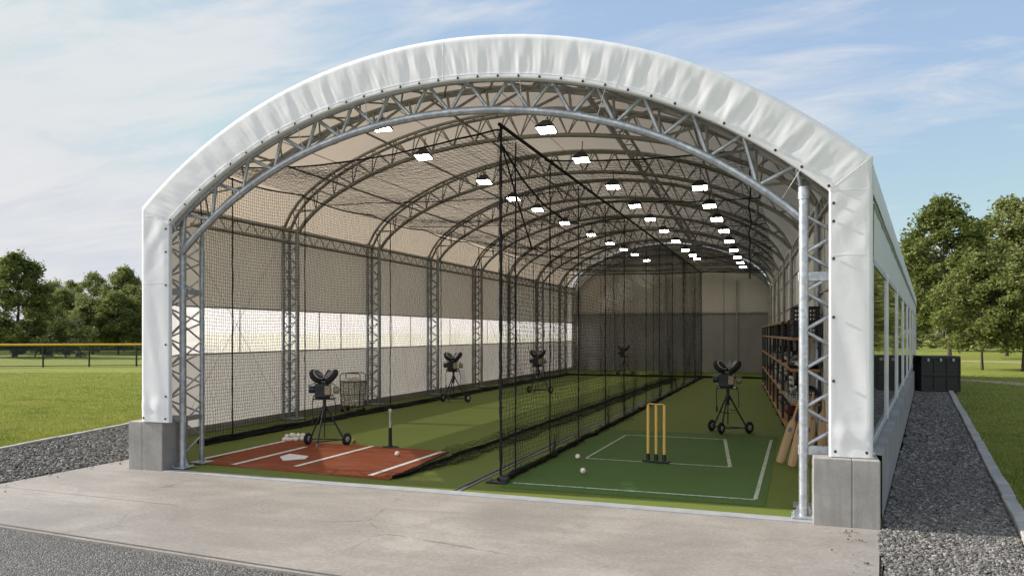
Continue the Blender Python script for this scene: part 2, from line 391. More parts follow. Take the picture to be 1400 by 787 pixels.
M_bklo = material('back_wall_grey', lambda t: m_backw(t, (0.25, 0.247, 0.24), (0.33, 0.325, 0.315)))
M_bkhi = material('back_wall_tan', lambda t: m_backw(t, (0.56, 0.53, 0.48), (0.66, 0.63, 0.58)))
M_net = simple('black_net_twine', (0.012, 0.012, 0.012), 0.8, 0, 0.2, 5, 0, 0.2)
M_rope = simple('black_rope', (0.014, 0.014, 0.015), 0.75, 0, 0.3, 40, 0.3, 0.25)
M_black = simple('black_plastic', (0.014, 0.015, 0.017), 0.45, 0, 0.3, 9, 0.05, 0.5)
M_blackm = simple('black_metal', (0.025, 0.026, 0.028), 0.38, 0.3, 0.3, 14, 0, 0.5)
M_rubber = simple('rubber', (0.022, 0.022, 0.022), 0.8, 0, 0.3, 20, 0.2, 0.3)
M_greyp = simple('grey_plastic', (0.22, 0.22, 0.21), 0.5, 0, 0.2, 8)
M_cpanel = simple('cream_panel', (0.34, 0.29, 0.18), 0.5, 0, 0.15, 8)
M_navy = simple('navy_motor', (0.018, 0.03, 0.055), 0.4, 0, 0.3, 8, 0, 0.5)
M_rim = simple('wheel_rim', (0.42, 0.42, 0.41), 0.45, 0.3, 0.15, 8)
M_ball = simple('white_leather', (0.86, 0.81, 0.72), 0.6, 0, 0.14, 25)
M_seam = simple('red_stitching', (0.35, 0.03, 0.02), 0.7)
M_tan = simple('tan_leather', (0.36, 0.20, 0.08), 0.6, 0, 0.2, 20)
M_plate = simple('white_rubber', (0.72, 0.70, 0.67), 0.7, 0, 0.1, 15)
M_teew = simple('tee_tube', (0.52, 0.49, 0.44), 0.6, 0, 0.2, 15)
def m_wood(t, lo, hi, sc_=(14, 14, 0.8)):
    v = t.coords('Object', sc_); a = t.noise(v, 1.6, 6, 0.65, 1.2)
    return pbr(t, t.ramp(a, [(0.3, lo), (0.7, hi)]), 0.5, 0, t.bump(a, 0.12, 0.005), 0.35)
M_shelf = material('shelf_wood', lambda t: m_wood(t, (0.25, 0.12, 0.05), (0.46, 0.245, 0.11), (14, 0.9, 14)))
M_bat = material('willow_wood', lambda t: m_wood(t, (0.37, 0.23, 0.11), (0.54, 0.38, 0.21)))
M_stump = material('stump_wood', lambda t: m_wood(t, (0.62, 0.36, 0.085), (0.78, 0.51, 0.15)))
M_grip = simple('bat_grip', (0.44, 0.29, 0.14), 0.7, 0, 0.3, 60, 0.3)
M_stick = simple('blue_sticker', (0.10, 0.09, 0.17), 0.4)
M_helm = simple('gloss_helmet', (0.03, 0.032, 0.036), 0.12, 0, 0.1, 4, 0, 0.8)
M_silver = simple('silver_grille', (0.55, 0.55, 0.54), 0.3, 0.7, 0.1, 8)
M_glove = simple('glove_leather', (0.55, 0.53, 0.5), 0.6, 0, 0.25, 12)
M_red = simple('dark_red_cloth', (0.16, 0.03, 0.03), 0.7, 0, 0.2, 10)
M_blue = simple('blue_cloth', (0.03, 0.055, 0.14), 0.7, 0, 0.25, 10)
def m_lamp(t):
    e = t.add('ShaderNodeEmission'); e.inputs[0].default_value = (1.0, 0.97, 0.90, 1); e.inputs[1].default_value = 26.0
    return e.outputs[0]
M_lamp = material('lamp_diffuser', m_lamp)
M_yell = simple('yellow_rail', (0.62, 0.36, 0.03), 0.5, 0, 0.1, 5)
M_post = simple('fence_post', (0.02, 0.028, 0.022), 0.6, 0, 0.2, 6)
def m_screen(t):
    d = pbr(t, (0.02, 0.032, 0.032), 0.85, 0, None, 0.2); tp = t.add('ShaderNodeBsdfTransparent')
    return add_sh(t, 0.28, d, tp.outputs[0])
M_screen = material('wind_screen', m_screen)
M_dirt = simple('path_dirt', (0.36, 0.27, 0.18), 0.9, 0, 0.25, 3)
def m_bark(t):
    v = t.coords('Object', (6, 6, 1)); a = t.noise(v, 2, 6, 0.7)
    return pbr(t, t.ramp(a, [(0.3, (0.045, 0.034, 0.025)), (0.7, (0.14, 0.11, 0.085))]), 0.9, 0, t.bump(a, 0.7, 0.04), 0.1)
M_bark = material('bark', m_bark)
def leafmat(name, lo, mid, hi):
    def b(t):
        oi = t.add('ShaderNodeObjectInfo'); g_ = t.add('ShaderNodeNewGeometry'); v = t.coords('Object')
        f = t.math('ADD', t.math('MULTIPLY', g_.outputs['Random Per Island'], 0.55), t.math('MULTIPLY', t.noise(v, 0.55, 3), 0.5))
        c = t.ramp(f, [(0.2, lo), (0.55, mid), (0.9, hi)])
        d = t.add('ShaderNodeBsdfPrincipled'); t.link(c, d.inputs['Base Color']); d.inputs['Roughness'].default_value = 0.55; d.inputs['Specular IOR Level'].default_value = 0.25
        tr = t.add('ShaderNodeBsdfTranslucent'); t.link(t.mix(0.5, c, (0.16, 0.19, 0.02)), tr.inputs[0])
        return add_sh(t, 0.38, d.outputs[0], tr.outputs[0])
    return material(name, b)
M_leafA = leafmat('leaf_dark', (0.088, 0.116, 0.034), (0.159, 0.193, 0.055), (0.256, 0.268, 0.091))
M_leafB = leafmat('leaf_mid', (0.110, 0.140, 0.041), (0.195, 0.226, 0.068), (0.329, 0.329, 0.116))
M_leafC = leafmat('leaf_olive', (0.140, 0.165, 0.061), (0.238, 0.256, 0.104), (0.366, 0.360, 0.159))
# ------------------------------------------------------------------ ground
MB().add([(-900, -300, -0.03), (900, -300, -0.03), (900, 1400, -0.03), (-900, 1400, -0.03)], [(0, 1, 2, 3)]).build('lawn', M_lawn, None, 'structure')
def xout(Y): return 0.80 + 0.1525 * (Y - 7.9)           # outer face of the low wall on the right
def xr(Y): return 0.83 - 0.055 * (Y - 8.0)              # inner face of the right wall
XL = -9.97
apron = MB()
apron.prism([(-8.87, 5.40), (-3.9, 5.005), (0.60, 4.72), (0.60, 6.0), (0.80, 7.90), (0.80, 8.3), (-8.25, 8.68), (-8.87, 8.66)], -0.14, 0.0)
apron.build('concrete_apron', M_apron, None, 'structure')
jm = MB()      # sawn joints: thin dark strips let into the slab
def strip(mb, p, q, w_, z):
    p = Vector((p[0], p[1], z)); q = Vector((q[0], q[1], z)); d = (q - p).normalized(); n = Vector((-d.y, d.x, 0)) * w_ / 2
    mb.add([p - n, q - n, q + n, p + n], [(0, 1, 2, 3)])
strip(jm, (-8.85, 6.62), (-6.0, 6.50), 0.006, 0.004)
strip(jm, (-8.87, 5.455), (-3.9, 5.06), 0.022, 0.004); strip(jm, (-3.9, 5.06), (0.58, 4.775), 0.022, 0.004)
jm.build('slab_joint', simple('joint_filler', (0.10, 0.095, 0.09), 0.9), None, 'structure')
MB().add([(-60, -30, -0.018), (0.62, -30, -0.018), (0.62, 4.80, -0.018), (-3.9, 5.09, -0.018), (-8.87, 5.5, -0.018), (-60, 9.5, -0.018)], [(0, 1, 2, 3, 4, 5)]).build('road', M_asph, None, 'structure')
def kl(Y): return -11.42 - 0.24 * (Y - 8.67)
lk = [(kl(y), y) for y in (5.7, 9, 12.6)] + [(-12.9, 16), (-13.1, 45)]
gl = [(-8.86, 5.52), (-8.86, 8.66), (-8.2, 8.9), (-10.0, 10.9), (-10.0, 45)] + list(reversed(lk))
mb = MB(); mb.add([(x, y, -0.014) for x, y in gl], [tuple(range(len(gl)))]); mb.build('gravel_strip', M_gbase, None, 'structure')
def kr(Y): return 2.05 + 0.142 * (max(Y, 4.0) - 8.34)
gr = [(0.62, -30), (0.95 - 0.142 * 28, -30)]
gr = [(0.60, -6), (kr(-6), -6), (kr(4), 4), (kr(27.5), 27.5), (kr(27.5), 38), (4.6, 38), (xout(37), 37), (0.82, 8.0), (0.61, 6.0)]
mb = MB(); mb.add([(x, y, -0.010) for x, y in gr], [tuple(range(len(gr)))]); mb.build('gravel_path', M_gbase, None, 'structure')
def kerb(name, pts, w_, h, blk):
    mb = MB()
    for (a, b) in zip(pts[:-1], pts[1:]):
        a = Vector((a[0], a[1], 0)); b = Vector((b[0], b[1], 0)); L = (b - a).length; n = max(1, int(L / blk)); d = (b - a) / n
        ang = math.atan2(d.y, d.x)
        for i in range(n):
            c = a + d * (i + .5); j = random.uniform(-.006, .006)
            mb.box((c.x + j, c.y, h / 2 - 0.08 + j), (d.length - 0.008, w_, h + 0.16), Matrix.Rotation(ang + random.uniform(-.006, .006), 3, 'Z'), 0.008, 1)
    mb.build(name, M_kerb, None, 'structure')
kerb('kerb', [(kr(y), y) for y in (-6, 4, 8, 14, 20, 27.3)], 0.13, 0.055, 0.42)
kerb('lawn_edging', lk[:-1] + [(-13.1, 40)], 0.10, 0.04, 0.9)
def path(name, pts, w_, z):
    mb = MB(); L, Rr = [], []
    for i, p in enumerate(pts):
        p = Vector((p[0], p[1], 0)); a = Vector((*pts[max(0, i - 1)], 0)); b = Vector((*pts[min(len(pts) - 1, i + 1)], 0))
        d = (b - a).normalized(); n = Vector((-d.y, d.x, 0)) * (w_ / 2 + random.uniform(-.1, .1)); L.append((p + n + Vector((0, 0, z)))); Rr.append(p - n + Vector((0, 0, z)))
    mb.grid([L, Rr], smooth=False); mb.build(name, M_dirt, None, 'structure')
path('dirt_path', [(4.2, 37.6), (5.2, 35.9), gp(1304, 518), gp(1350, 520), gp(1400, 524), gp(1450, 530), (14, 31.5), (24, 30)], 1.1, -0.024)
path('footpath', [(2, 60.5), gp(1304, 492.5), gp(1350, 493.3), gp(1400, 494.7), (22, 55), (60, 52)], 2.2, -0.024)
# --- stones
ICO = np.array([(0, -.526, .851), (.851, 0, .526), (.851, 0, -.526), (-.851, 0, -.526), (-.851, 0, .526), (-.526, .851, 0), (.526, .851, 0), (.526, -.851, 0), (-.526, -.851, 0), (0, -.526, -.851), (0, .526, -.851), (0, .526, .851)])
_b = bmesh.new(); bmesh.ops.create_icosphere(_b, subdivisions=1, radius=1); _b.verts.index_update()
ICO = np.array([v.co[:] for v in _b.verts]); ICF = np.array([[v.index for v in f.verts] for f in _b.faces]); _b.free()
def stones(name, pts, smin, smax, z0):
    n = len(pts); nv = len(ICO)
    s = (smin + (smax - smin) * rng.random((n, 1, 1)) ** 1.8) * 0.5 * rng.uniform(0.65, 1.25, (n, 1, 3)); s[:, :, 2] *= 0.7
    V = ICO[None] * s * rng.uniform(0.72, 1.2, (n, nv, 1))
    a = rng.uniform(0, 6.28, n); ca, sa = np.cos(a), np.sin(a); tl = rng.uniform(-.5, .5, n)
    z = V[:, :, 2] * np.cos(tl)[:, None] + V[:, :, 0] * np.sin(tl)[:, None]; xx = V[:, :, 0] * np.cos(tl)[:, None] - V[:, :, 2] * np.sin(tl)[:, None]
    W = np.stack([xx * ca[:, None] - V[:, :, 1] * sa[:, None], xx * sa[:, None] + V[:, :, 1] * ca[:, None], z], -1)
    W[:, :, 0] += pts[:, 0:1]; W[:, :, 1] += pts[:, 1:2]; W[:, :, 2] += z0 + rng.uniform(0, 0.014, (n, 1))
    fc = (ICF[None] + (np.arange(n) * nv)[:, None, None]).reshape(-1, 3)
    return np_mesh(name, W.reshape(-1, 3), fc, M_stone, None, 'stuff')
def scatter(n, y0, y1, fx0, fx1, pw=1.0):
    y = y0 + (y1 - y0) * rng.random(n) ** pw; u = rng.random(n)
    a = np.array([fx0(q) for q in y]); b = np.array([fx1(q) for q in y]); return np.stack([a + (b - a) * u, y], 1)
p1 = scatter(30000, 5.4, 12.0, lambda y: max(xout(y), 0.84 if y > 7.85 else 0.70 if y > 6 else 0.64) + 0.015, lambda y: kr(y) - .08)
p2 = scatter(9000, 12.0, 27.3, lambda y: xout(y) + .03, lambda y: kr(y) - .08, 1.3)
stones('loose_gravel', p1, 0.014, 0.046, -0.004); stones('loose_gravel', p2, 0.04, 0.075, -0.004)
p3 = scatter(19000, 5.7, 14.5, lambda y: (kl(y) if y < 12.6 else -12.5) + .07, lambda y: -8.9 if y < 8.9 else -8.4 - min(1.55, (y - 8.9) * .8))
p3 = p3[~((p3[:, 1] < 5.62))]
stones('loose_gravel', p3, 0.022, 0.062, -0.008)
p4 = np.concatenate([np.stack([-8.86 + np.abs(rng.normal(0, .16, 45)), rng.uniform(5.7, 8.5, 45)], 1), np.stack([.6 - np.abs(rng.normal(0, .10, 26)), rng.uniform(6.2, 7.7, 26)], 1)])
stones('loose_gravel', p4, 0.012, 0.032, 0.006)
# --- grass blades
def blades(name, pts, hmin, hmax, wd):
    n = len(pts); h = rng.uniform(hmin, hmax, n); a = rng.uniform(0, 6.28, n); l = rng.uniform(0, 0.7, n) * h; b = rng.uniform(0, 6.28, n)
    P = np.zeros((n, 3, 3)); dx, dy = np.cos(a) * wd / 2, np.sin(a) * wd / 2
    P[:, 0, 0] = pts[:, 0] - dx; P[:, 0, 1] = pts[:, 1] - dy; P[:, 1, 0] = pts[:, 0] + dx; P[:, 1, 1] = pts[:, 1] + dy
    P[:, 2, 0] = pts[:, 0] + np.cos(b) * l; P[:, 2, 1] = pts[:, 1] + np.sin(b) * l
    P[:, 0:2, 2] = -0.032; P[:, 2, 2] = -0.03 + h
    return np_mesh(name, P.reshape(-1, 3), np.arange(n * 3).reshape(-1, 3), M_blade, None, 'stuff')
def polar(n, px0, px1, d0, d1, pw):
    d = d0 + (d1 - d0) * rng.random(n) ** pw; u = (rng.uniform(px0, px1, n) - CX) / F
    return (FW[None] + u[:, None] * RT[None]) * d[:, None]
g1 = polar(140000, -60, 235, 11.0, 36.0, 1.6)
g1 = g1[g1[:, 0] < np.where(g1[:, 1] < 12.6, -11.42 - 0.24 * (g1[:, 1] - 8.67), -12.9) - .06]
blades('lawn_blades', g1, 0.018, 0.05, 0.011)
g2 = polar(42000, 1290, 1480, 7.0, 34.0, 1.3)
g2 = g2[(g2[:, 0] > 2.05 + 0.142 * (g2[:, 1] - 8.34) + .08) & (g2[:, 1] < 27.2) | (g2[:, 0] > 5.2) & (g2[:, 1] >= 27.2)]
blades('lawn_blades', g2, 0.018, 0.05, 0.010)
# ------------------------------------------------------------------ hall floor
MB().add([(-10.0, 10.9, 0.004), (-8.2, 8.35, 0.004), (-7.7, 8.14, 0.004), (-3.60, 8.14, 0.004), (-3.60, 37, 0.004), (-10.0, 37, 0.004)], [(0, 1, 2, 3, 4, 5)]).build('turf_floor', M_turf, None, 'structure')
MB().add([(-3.50, 8.14, 0.004), (0.22, 8.06, 0.004), (0.8, 8.3, 0.004), (0.9, 8.6, 0.004), (-0.6, 37, 0.004), (-3.50, 37, 0.004)], [(0, 1, 2, 3, 4, 5)]).build('turf_floor', M_turf, None, 'structure')
mb = MB(); mb.add([(-7.66, 8.02, .010), (0.225, 7.885, .010), (0.225, 8.055, .010), (-3.55, 8.13, .010), (-7.66, 8.15, .010), ], [(0, 1, 2, 3, 4)])
mb.add([(-7.66, 8.02, .010), (0.225, 7.885, .010), (0.225, 7.885, -.01), (-7.66, 8.02, -.01)], [(3, 2, 1, 0)])
mb.build('threshold', M_sill, None, 'structure')
mb = MB(); mb.box2((-3.60, 8.135, -.02), (-3.585, 34, .012)); mb.box2((-3.515, 8.13, -.02), (-3.50, 34, .012)); mb.add([(-3.585, 8.13, -.004), (-3.515, 8.13, -.004), (-3.515, 34, -.004), (-3.585, 34, -.004)], [(0, 1, 2, 3)])
mb.build('floor_channel', simple('channel_metal', (0.17, 0.17, 0.17), 0.5, 0.4), None, 'structure')
mb = MB(); mb.add([(-3.16, 8.5, .008), (-.22, 8.48, .008), (-.16, 14.3, .008), (-3.16, 14.3, .008)], [(0, 1, 2, 3)]); mb.build('pitch_surface', M_pitch, None, 'structure')
cr = MB()
cA, cB, cC = (-3.10, 8.79), (-0.33, 8.77), (-0.26, 13.74)
k1, k2, k3, k4 = gp(801, 627), gp(998, 639), gp(991, 601), gp(856, 595)
strip(cr, cA, cB, 0.05, .012); strip(cr, (cB[0], cB[1] + .03), cC, 0.045, .0124)
strip(cr, k1, k2, 0.045, .012); strip(cr, (k2[0], k2[1] + .02), (k3[0] , k3[1]), 0.05, .0124); strip(cr, k3, k4, 0.05, .012); strip(cr, k4, (k1[0], k1[1] + .02), 0.035, .0124)
cr.build('crease_marking', M_pline, None, 'structure')
# ------------------------------------------------------------------ batting mat and plate
c = [(-7.62, 8.66), (-4.58, 8.46), (-4.80, 10.72), (-7.95, 11.02)]
bmat = thing('batting_mat', 'brick red batting mat with four white lines at the left of the opening', 'mat', (-6.2, 9.7, 0))
def loc_(o, mbx, name, mat):     # build geometry given in world coordinates as a child of a moved parent
    ob = mbx.build(name, mat, o); ob.matrix_parent_inverse = Matrix.Translation(o.location).inverted(); return ob
mb = MB().prism(c, 0.006, 0.022); loc_(bmat, mb, 'mat_base', M_clay)
for a, b in (((276.7, 629.4), (389, 604.5)), ((319, 637), (418, 612.6)), ((404, 639.5), (510, 611.4)), ((505.6, 652), (604.7, 619))):
    mb = MB(); strip(mb, gp(*a), gp(*b), 0.075, .026); loc_(bmat, mb, 'painted_line', M_line)
pl = [gp(*q) for q in ((383, 626.8), (396, 622.8), (422, 626), (417.5, 629.4), (387, 631.8))]
mb = MB().prism(list(reversed(pl)), 0.024, 0.034)
tag(mb.build('home_plate', M_plate), 'white five sided home plate lying on the red mat', 'home plate')
# ------------------------------------------------------------------ the hall
hall = thing('sports_hall', 'long open fronted sports hall of white fabric over arched steel trusses', 'building')
def f_out(X): s = X + 3.65; return 5.095 - 0.073 * s * s - 0.0007 * s ** 4
def f_in(X): s = X + 3.62; return 4.605 - 0.0742 * s * s - 0.0011 * s ** 4
def hw(Y): return (xr(Y) - XL) / 2
def xc(Y): return (xr(Y) + XL) / 2
def arch_z(t_, z0, knee): return z0 - 1.30 * t_ * t_ - 0.34 * t_ ** 4 - knee * abs(t_) ** 22
# fascia -------------------------------------------------------------
st_o, st_i = [], []
for i in range(40): f = i / 40; st_o.append((-8.02, 0.64 + f * 2.85)); st_i.append((-7.545, 0.64 + f * 2.62))
NA = 600
for i in range(NA + 1):
    f = i / NA; xo = -8.02 + f * (0.735 + 8.02); xi = -7.545 + f * (0.37 + 7.545)
    st_o.append((xo, f_out(xo))); st_i.append((xi, f_in(xi)))
for i in range(40): f = (i + 1) / 40; st_o.append((0.735, f_out(.735) + f * (.64 - f_out(.735)))); st_i.append((0.37, f_in(.37) + f * (.64 - f_in(.37))))
MJ = 22; P = []; L = 0; prev = None
yf = lambda x: 8.02 - 0.012 * (x + 8)          # the front leans a touch towards the camera on the right
for k, (o_, i_) in enumerate(zip(st_o, st_i)):
    m = ((o_[0] + i_[0]) / 2, (o_[1] + i_[1]) / 2)
    if prev: L += math.hypot(m[0] - prev[0], m[1] - prev[1])
    prev = m; row = []; arch = 40 <= k <= 40 + NA
    y0 = yf(m[0]); leg = not arch
    ex, ez = (o_[0] - i_[0]), (o_[1] - i_[1]); ll = math.hypot(ex, ez); ex /= ll; ez /= ll
    row.append((o_[0], y0 + 0.36, o_[1] - .01)); row.append((o_[0] + ex * .012, y0 + 0.10, o_[1] + ez * .012)); row.append((o_[0] + ex * .004, y0 + 0.035, o_[1] + ez * .004))
    for j in range(MJ + 1):
        v = j / MJ                                   # 0 at the outer edge, 1 at the laced hem
        x = o_[0] + (i_[0] - o_[0]) * v; z = o_[1] + (i_[1] - o_[1]) * v
        if arch:
            q = L / 0.265
            ph = (k - 44) / 18 + 0.10 * mnoise.noise((L * 1.3, 3.1, 0.2)) + 0.22 * (1 - v) * mnoise.noise((L * 0.7, 9.1, v)); fr_ = ph - math.floor(ph); dd = min(fr_, 1 - fr_); nb = math.floor(ph + .5)
            am = 0.6 + 0.8 * abs(mnoise.noise((nb * 1.7, 0.3, 4.1))); sg = 0.10 + 0.20 * (1 - v)
            fold = am * math.exp(-(dd / sg) ** 2) * min(1, v * 1.25) ** .7
            ph2 = ph * 2.0 + .5 + .25 * mnoise.noise((L * 2.0, 2.1, v)); d2 = abs(ph2 - math.floor(ph2) - .5); fold -= 0.45 * am * math.exp(-(d2 / .16) ** 2) * v
            big = mnoise.noise((L * 2.6 + v * .5, 1.7, v * 0.9)); dia = mnoise.noise((L * 5.0 - v * 1.6, 7.7, v * 1.2))
            wgt = math.sin(math.pi * min(1, v * 1.04) ** 0.85) ** .8
            fin = mnoise.noise((L * 10.0 + v * .5, 4.4, v * 0.45)); fine2 = mnoise.noise((L * 21.0 - v * 2.0, 6.4, v * 1.5))
            dsp = -(0.0155 * fold + 0.0045 * big + 0.0035 * dia + 0.005 * fin + 0.0028 * fine2 * (.4 + v)) * wgt
            if v > 0.88: dsp = dsp * 0.35 - 0.004
        else:
            big = mnoise.noise((x * 4.0 + z * .7, 5.5, z * 0.8)); dia = mnoise.noise((x * 7 + z * 2.2, 9.5, z * 1.3)); sm = mnoise.noise((x * 9, 2.2, z * 6))
            bot = math.exp(-((z - .84) / .05) ** 2) * 0.012 + math.exp(-((z - 0.80) / 0.18) ** 2) * 0.006 * sm * 2
            top = math.exp(-((z - 2.9) / .35) ** 2) * mnoise.noise((z * 5 - x * 5, 1.1, x * 2)) * .022
            dsp = -(0.010 * big + 0.004 * dia) * math.sin(math.pi * v) - bot + top * .6
            if v < .1 or v > .9: dsp *= .5
        edge = 0.03 * (1 - min(1, v / 0.10)) ** 2
        row.append((x, y0 + dsp + edge, z))
    row.append((i_[0], y0 + 0.012, i_[1])); row.append((i_[0] - ex * .004, y0 + 0.05, i_[1] - ez * .004))
    P.append(row)
fa = MB().grid(P).build('valance', M_white, hall)
# seams and knee creases on the valance
def fp(k, v, off=-.012):
    r_ = P[k]; q = 3 + v * MJ; j = min(int(q), 3 + MJ - 1); a, b = Vector(r_[j]), Vector(r_[j + 1]); p = a.lerp(b, q - j); p.y += off; return p
def fpf(k, v, off):
    k = max(0, min(len(P) - 1.001, k)); a = int(k); return fp(a, v, off).lerp(fp(a + 1, v, off), k - a)
for k0, k1_ in ((25.4, 27.6), (37.9, 40.4), (640 + 40 * (1 - (2.53 - .64) / (f_out(.735) - .64)), 640 + 40 * (1 - (2.53 - .64) / (f_in(.37) - .64))), (640 + 40 * (1 - (3.13 - .64) / (f_out(.735) - .64)), 640.2), (40, 40), (640, 640), (340, 336), (484, 484)):
    pts = [fpf(k0 + (k1_ - k0) * v / 12, v / 12, -.0006) for v in range(13)]
    MB().tube(pts, 0.0022, 5).build('seam', M_white, fa)
pts = [fp(k, 0.885, -.001) for k in range(42, 640)]; MB().tube(pts, 0.003, 5).build('hem_stitch', M_white, fa)
gk = []; Lacc = 0; last = None
gm = MB().disc((0, 0, 0), (0, 1, 0), 0.014, 10, 0.012, .003).build('grommet', M_blackm, fa)
spots = []
for k in range(44, 641, 18): spots.append(fp(k, 0.945, -.008))
for zz in (3.15, 2.85, 2.42, 1.65, 0.98): spots.append(Vector((-7.59, yf(-7.6) - .012, zz)));
for zz in (3.02, 2.85, 2.50, 1.95, 1.35): spots.append(Vector((0.405, yf(.4) - .012, zz)))
for xx in (.42, .69): spots.append(Vector((xx, yf(.5) - .012, .69)))
for xx in (-7.96, -7.6): spots.append(Vector((xx, yf(-8) - .012, .69)))
for i, s_ in enumerate(spots):
    o = gm if i == 0 else gm.copy()
    if i: COL.objects.link(o); o.parent = fa
    o.location = s_
# lacing cords from the hem to the chord
lace = MB()
# roof ----------------------------------------------------------------
ST = [8.08, 9.4, 10.75, 12.2] + [13.8 + 1.15 * i for i in range(21)]
TR = [13.8 + 3.45 * i for i in range(7)] + [36.85]
NT_ = 64; G = []
for Y in ST:
    f = min(1, max(0, (Y - 8.08) / (10.75 - 8.08))); row = []
    near = min(abs(Y - q) for q in TR)
    sag = 0.035 * min(1, near / 1.7) if f >= 1 else 0
    for j in range(NT_ + 1):
        t_ = -1 + 2 * j / NT_
        x1 = xc(Y) + (hw(Y) + 0.05) * t_; z1 = arch_z(t_, 6.03, 0.42) - sag * (1 - t_ ** 4)
        x0 = -3.6425 + 4.375 * t_; z0 = f_out(x0) - 0.005
        g_ = f ** 1.15
        dip = 0.10 * max(0, math.sin(math.pi * min(1, max(0, (t_ - .5) / .5)))) ** .7 * max(0, 1 - abs(Y - 10.75) / 2.6)
        row.append((x0 + (x1 - x0) * f, Y, z0 + (z1 - z0) * g_ - dip))
    G.append(row)
G = [list(reversed(r_)) for r_ in G]
MB().grid(G).build('roof', M_roof, hall)
# roof fabric seams seen from below
for tt in (-.72, -.36, 0.0, .4, .75):
    pts = []
    for Y in ST[2:]:
        pts.append((xc(Y) + (hw(Y) + .05) * tt, Y, arch_z(tt, 6.03, .42) - 0.05))
    MB().tube(pts, 0.008, 4).build('roof_seam', M_steel, hall)
# lean-to roof and right outer side
mb = MB()
A = []; B = []; C_ = []; D_ = []
for i in range(25):
    Y = 8.13 + (37.0 - 8.13) * i / 24; zo = 3.425 - 0.006 * (Y - 8)
    A.append((min(xr(Y) + 0.05, xout(Y) - .25), Y, 4.0 if Y > 10.7 else 3.43 + max(0, Y - 8.4) / 2.3 * .55)); B.append((xout(Y) - 0.085, Y, zo)); C_.append((xout(Y) - 0.072, Y, zo - .02)); D_.append((xout(Y) - 0.070 + .003 * math.sin(i * 2.1), Y, zo - .30))
mb.grid([D_, C_, B, A]); mb.build('side_roof', M_white, hall)
mb = MB(); N = 60; g1_, g2_ = [], []
rows = []
for zf in np.linspace(0, 1, 5):
    rw = []
    for i in range(N + 1):
        Y = 8.40 + 28.6 * i / N; zt = 3.36 - .006 * (Y - 8); zb = 2.56
        rw.append((xout(Y) - 0.10 + 0.010 * mnoise.noise((Y * 1.7, zf * 1.5, 4.4)), Y, zb + (zt - zb) * zf))
    rows.append(rw)
mb.grid(rows); mb.build('side_wall_panel', M_white, hall)
mb = MB(); mb.tube([(xout(8.4) - .085, 8.45, 3.09), (xout(37) - .085, 37, 2.93)], 0.014, 8); mb.build('gutter_rail', M_alu, hall)
# rounded corner post sleeve joining the valance leg to the side wall
rw = []
for zz in np.linspace(.64, 3.44, 24):
    pr = [(0.735, 8.35), (0.745, 8.2), (.748, 8.05)]
    r_ = [(0.700, yf(.7) + .0), (0.733, yf(.7) + .012), (0.748, yf(.7) + .05), (0.755, 8.2), (xout(8.3) - .094, 8.3), (xout(8.48) - .0965, 8.48)]
    rw.append([(x + .004 * mnoise.noise((x * 3, y * 3, zz * 3)), y - .0015, zz) for x, y in r_])
MB().grid(rw).build('corner_sleeve', M_white, hall)
mb = MB()
mb.add([(xout(8.28), 8.28, 0.62), (xout(37), 37, 0.60), (xout(37), 37, -.1), (xout(8.28), 8.28, -.1)], [(0, 3, 2, 1)])
mb.add([(xout(8.28) - .22, 8.28, 0.635), (xout(37) - .22, 37, 0.615), (xout(37), 37, 0.60), (xout(8.28), 8.28, .62)], [(0, 3, 2, 1)])
mb.build('plinth_wall', M_block, hall)
bays = [8.42, 11.4, 15.0, 18.6, 22.2, 25.8, 29.4, 33.0, 36.9]
for a, b in zip(bays[:-1], bays[1:]):
    da = 0.045; ins = .10
    fr = MB()
    def P_(Y, z, off=0): return Vector((xout(Y) - ins + off, Y, z))
    for (ya, za, yb, zb, wd) in ((a, .70, b, .70, .07), (a, 2.52, b, 2.52, .07)):
        pa, pb = P_(ya, za), P_(yb, zb); d = pb - pa; ang = math.atan2(d.y, d.x)
        fr.box((pa + pb) / 2, (d.length, .022, wd), Matrix.Rotation(ang, 3, 'Z'), .004, 1)
    for y_ in ((a + .035, b - .035)):
        fr.box(P_(y_, 1.61, .002), (.022, .075, 1.76), None, .004, 1)
    fo = fr.build('window', M_alu, hall)
    pn = MB(); pn.add([P_(a + .07, .73, .0), P_(b - .07, .73, .0), P_(b - .07, 2.49, .0), P_(a + .07, 2.49, .0)], [(0, 1, 2, 3)])
    pn.build('pane', M_pane, fo)
for y_ in bays[1:-1]:
    MB().box((xout(y_) - .10, y_, 1.62), (.05, .05, 1.92), None, .006, 1).build('mullion', M_alu, hall)
# plinth blocks
for (x0, x1, y0, y1) in ((-8.25, -7.69, 8.05, 8.52), (0.225, 0.80, 7.84, 8.30)):
    mb = MB(); xm = x0 + (x1 - x0) * (.40 if x0 < -1 else .58)
    mb.box2((x0, y0, -.1), (xm - .001, y1, .63), .006); mb.box2((xm + .001, y0, -.1), (x1, y1, .63), .010)
    mb.box2((x0 + .02, y0 + .02, -.1), (x1 - .02, y1 - .02, .618))
    mb.build('plinth_block', M_block, hall)
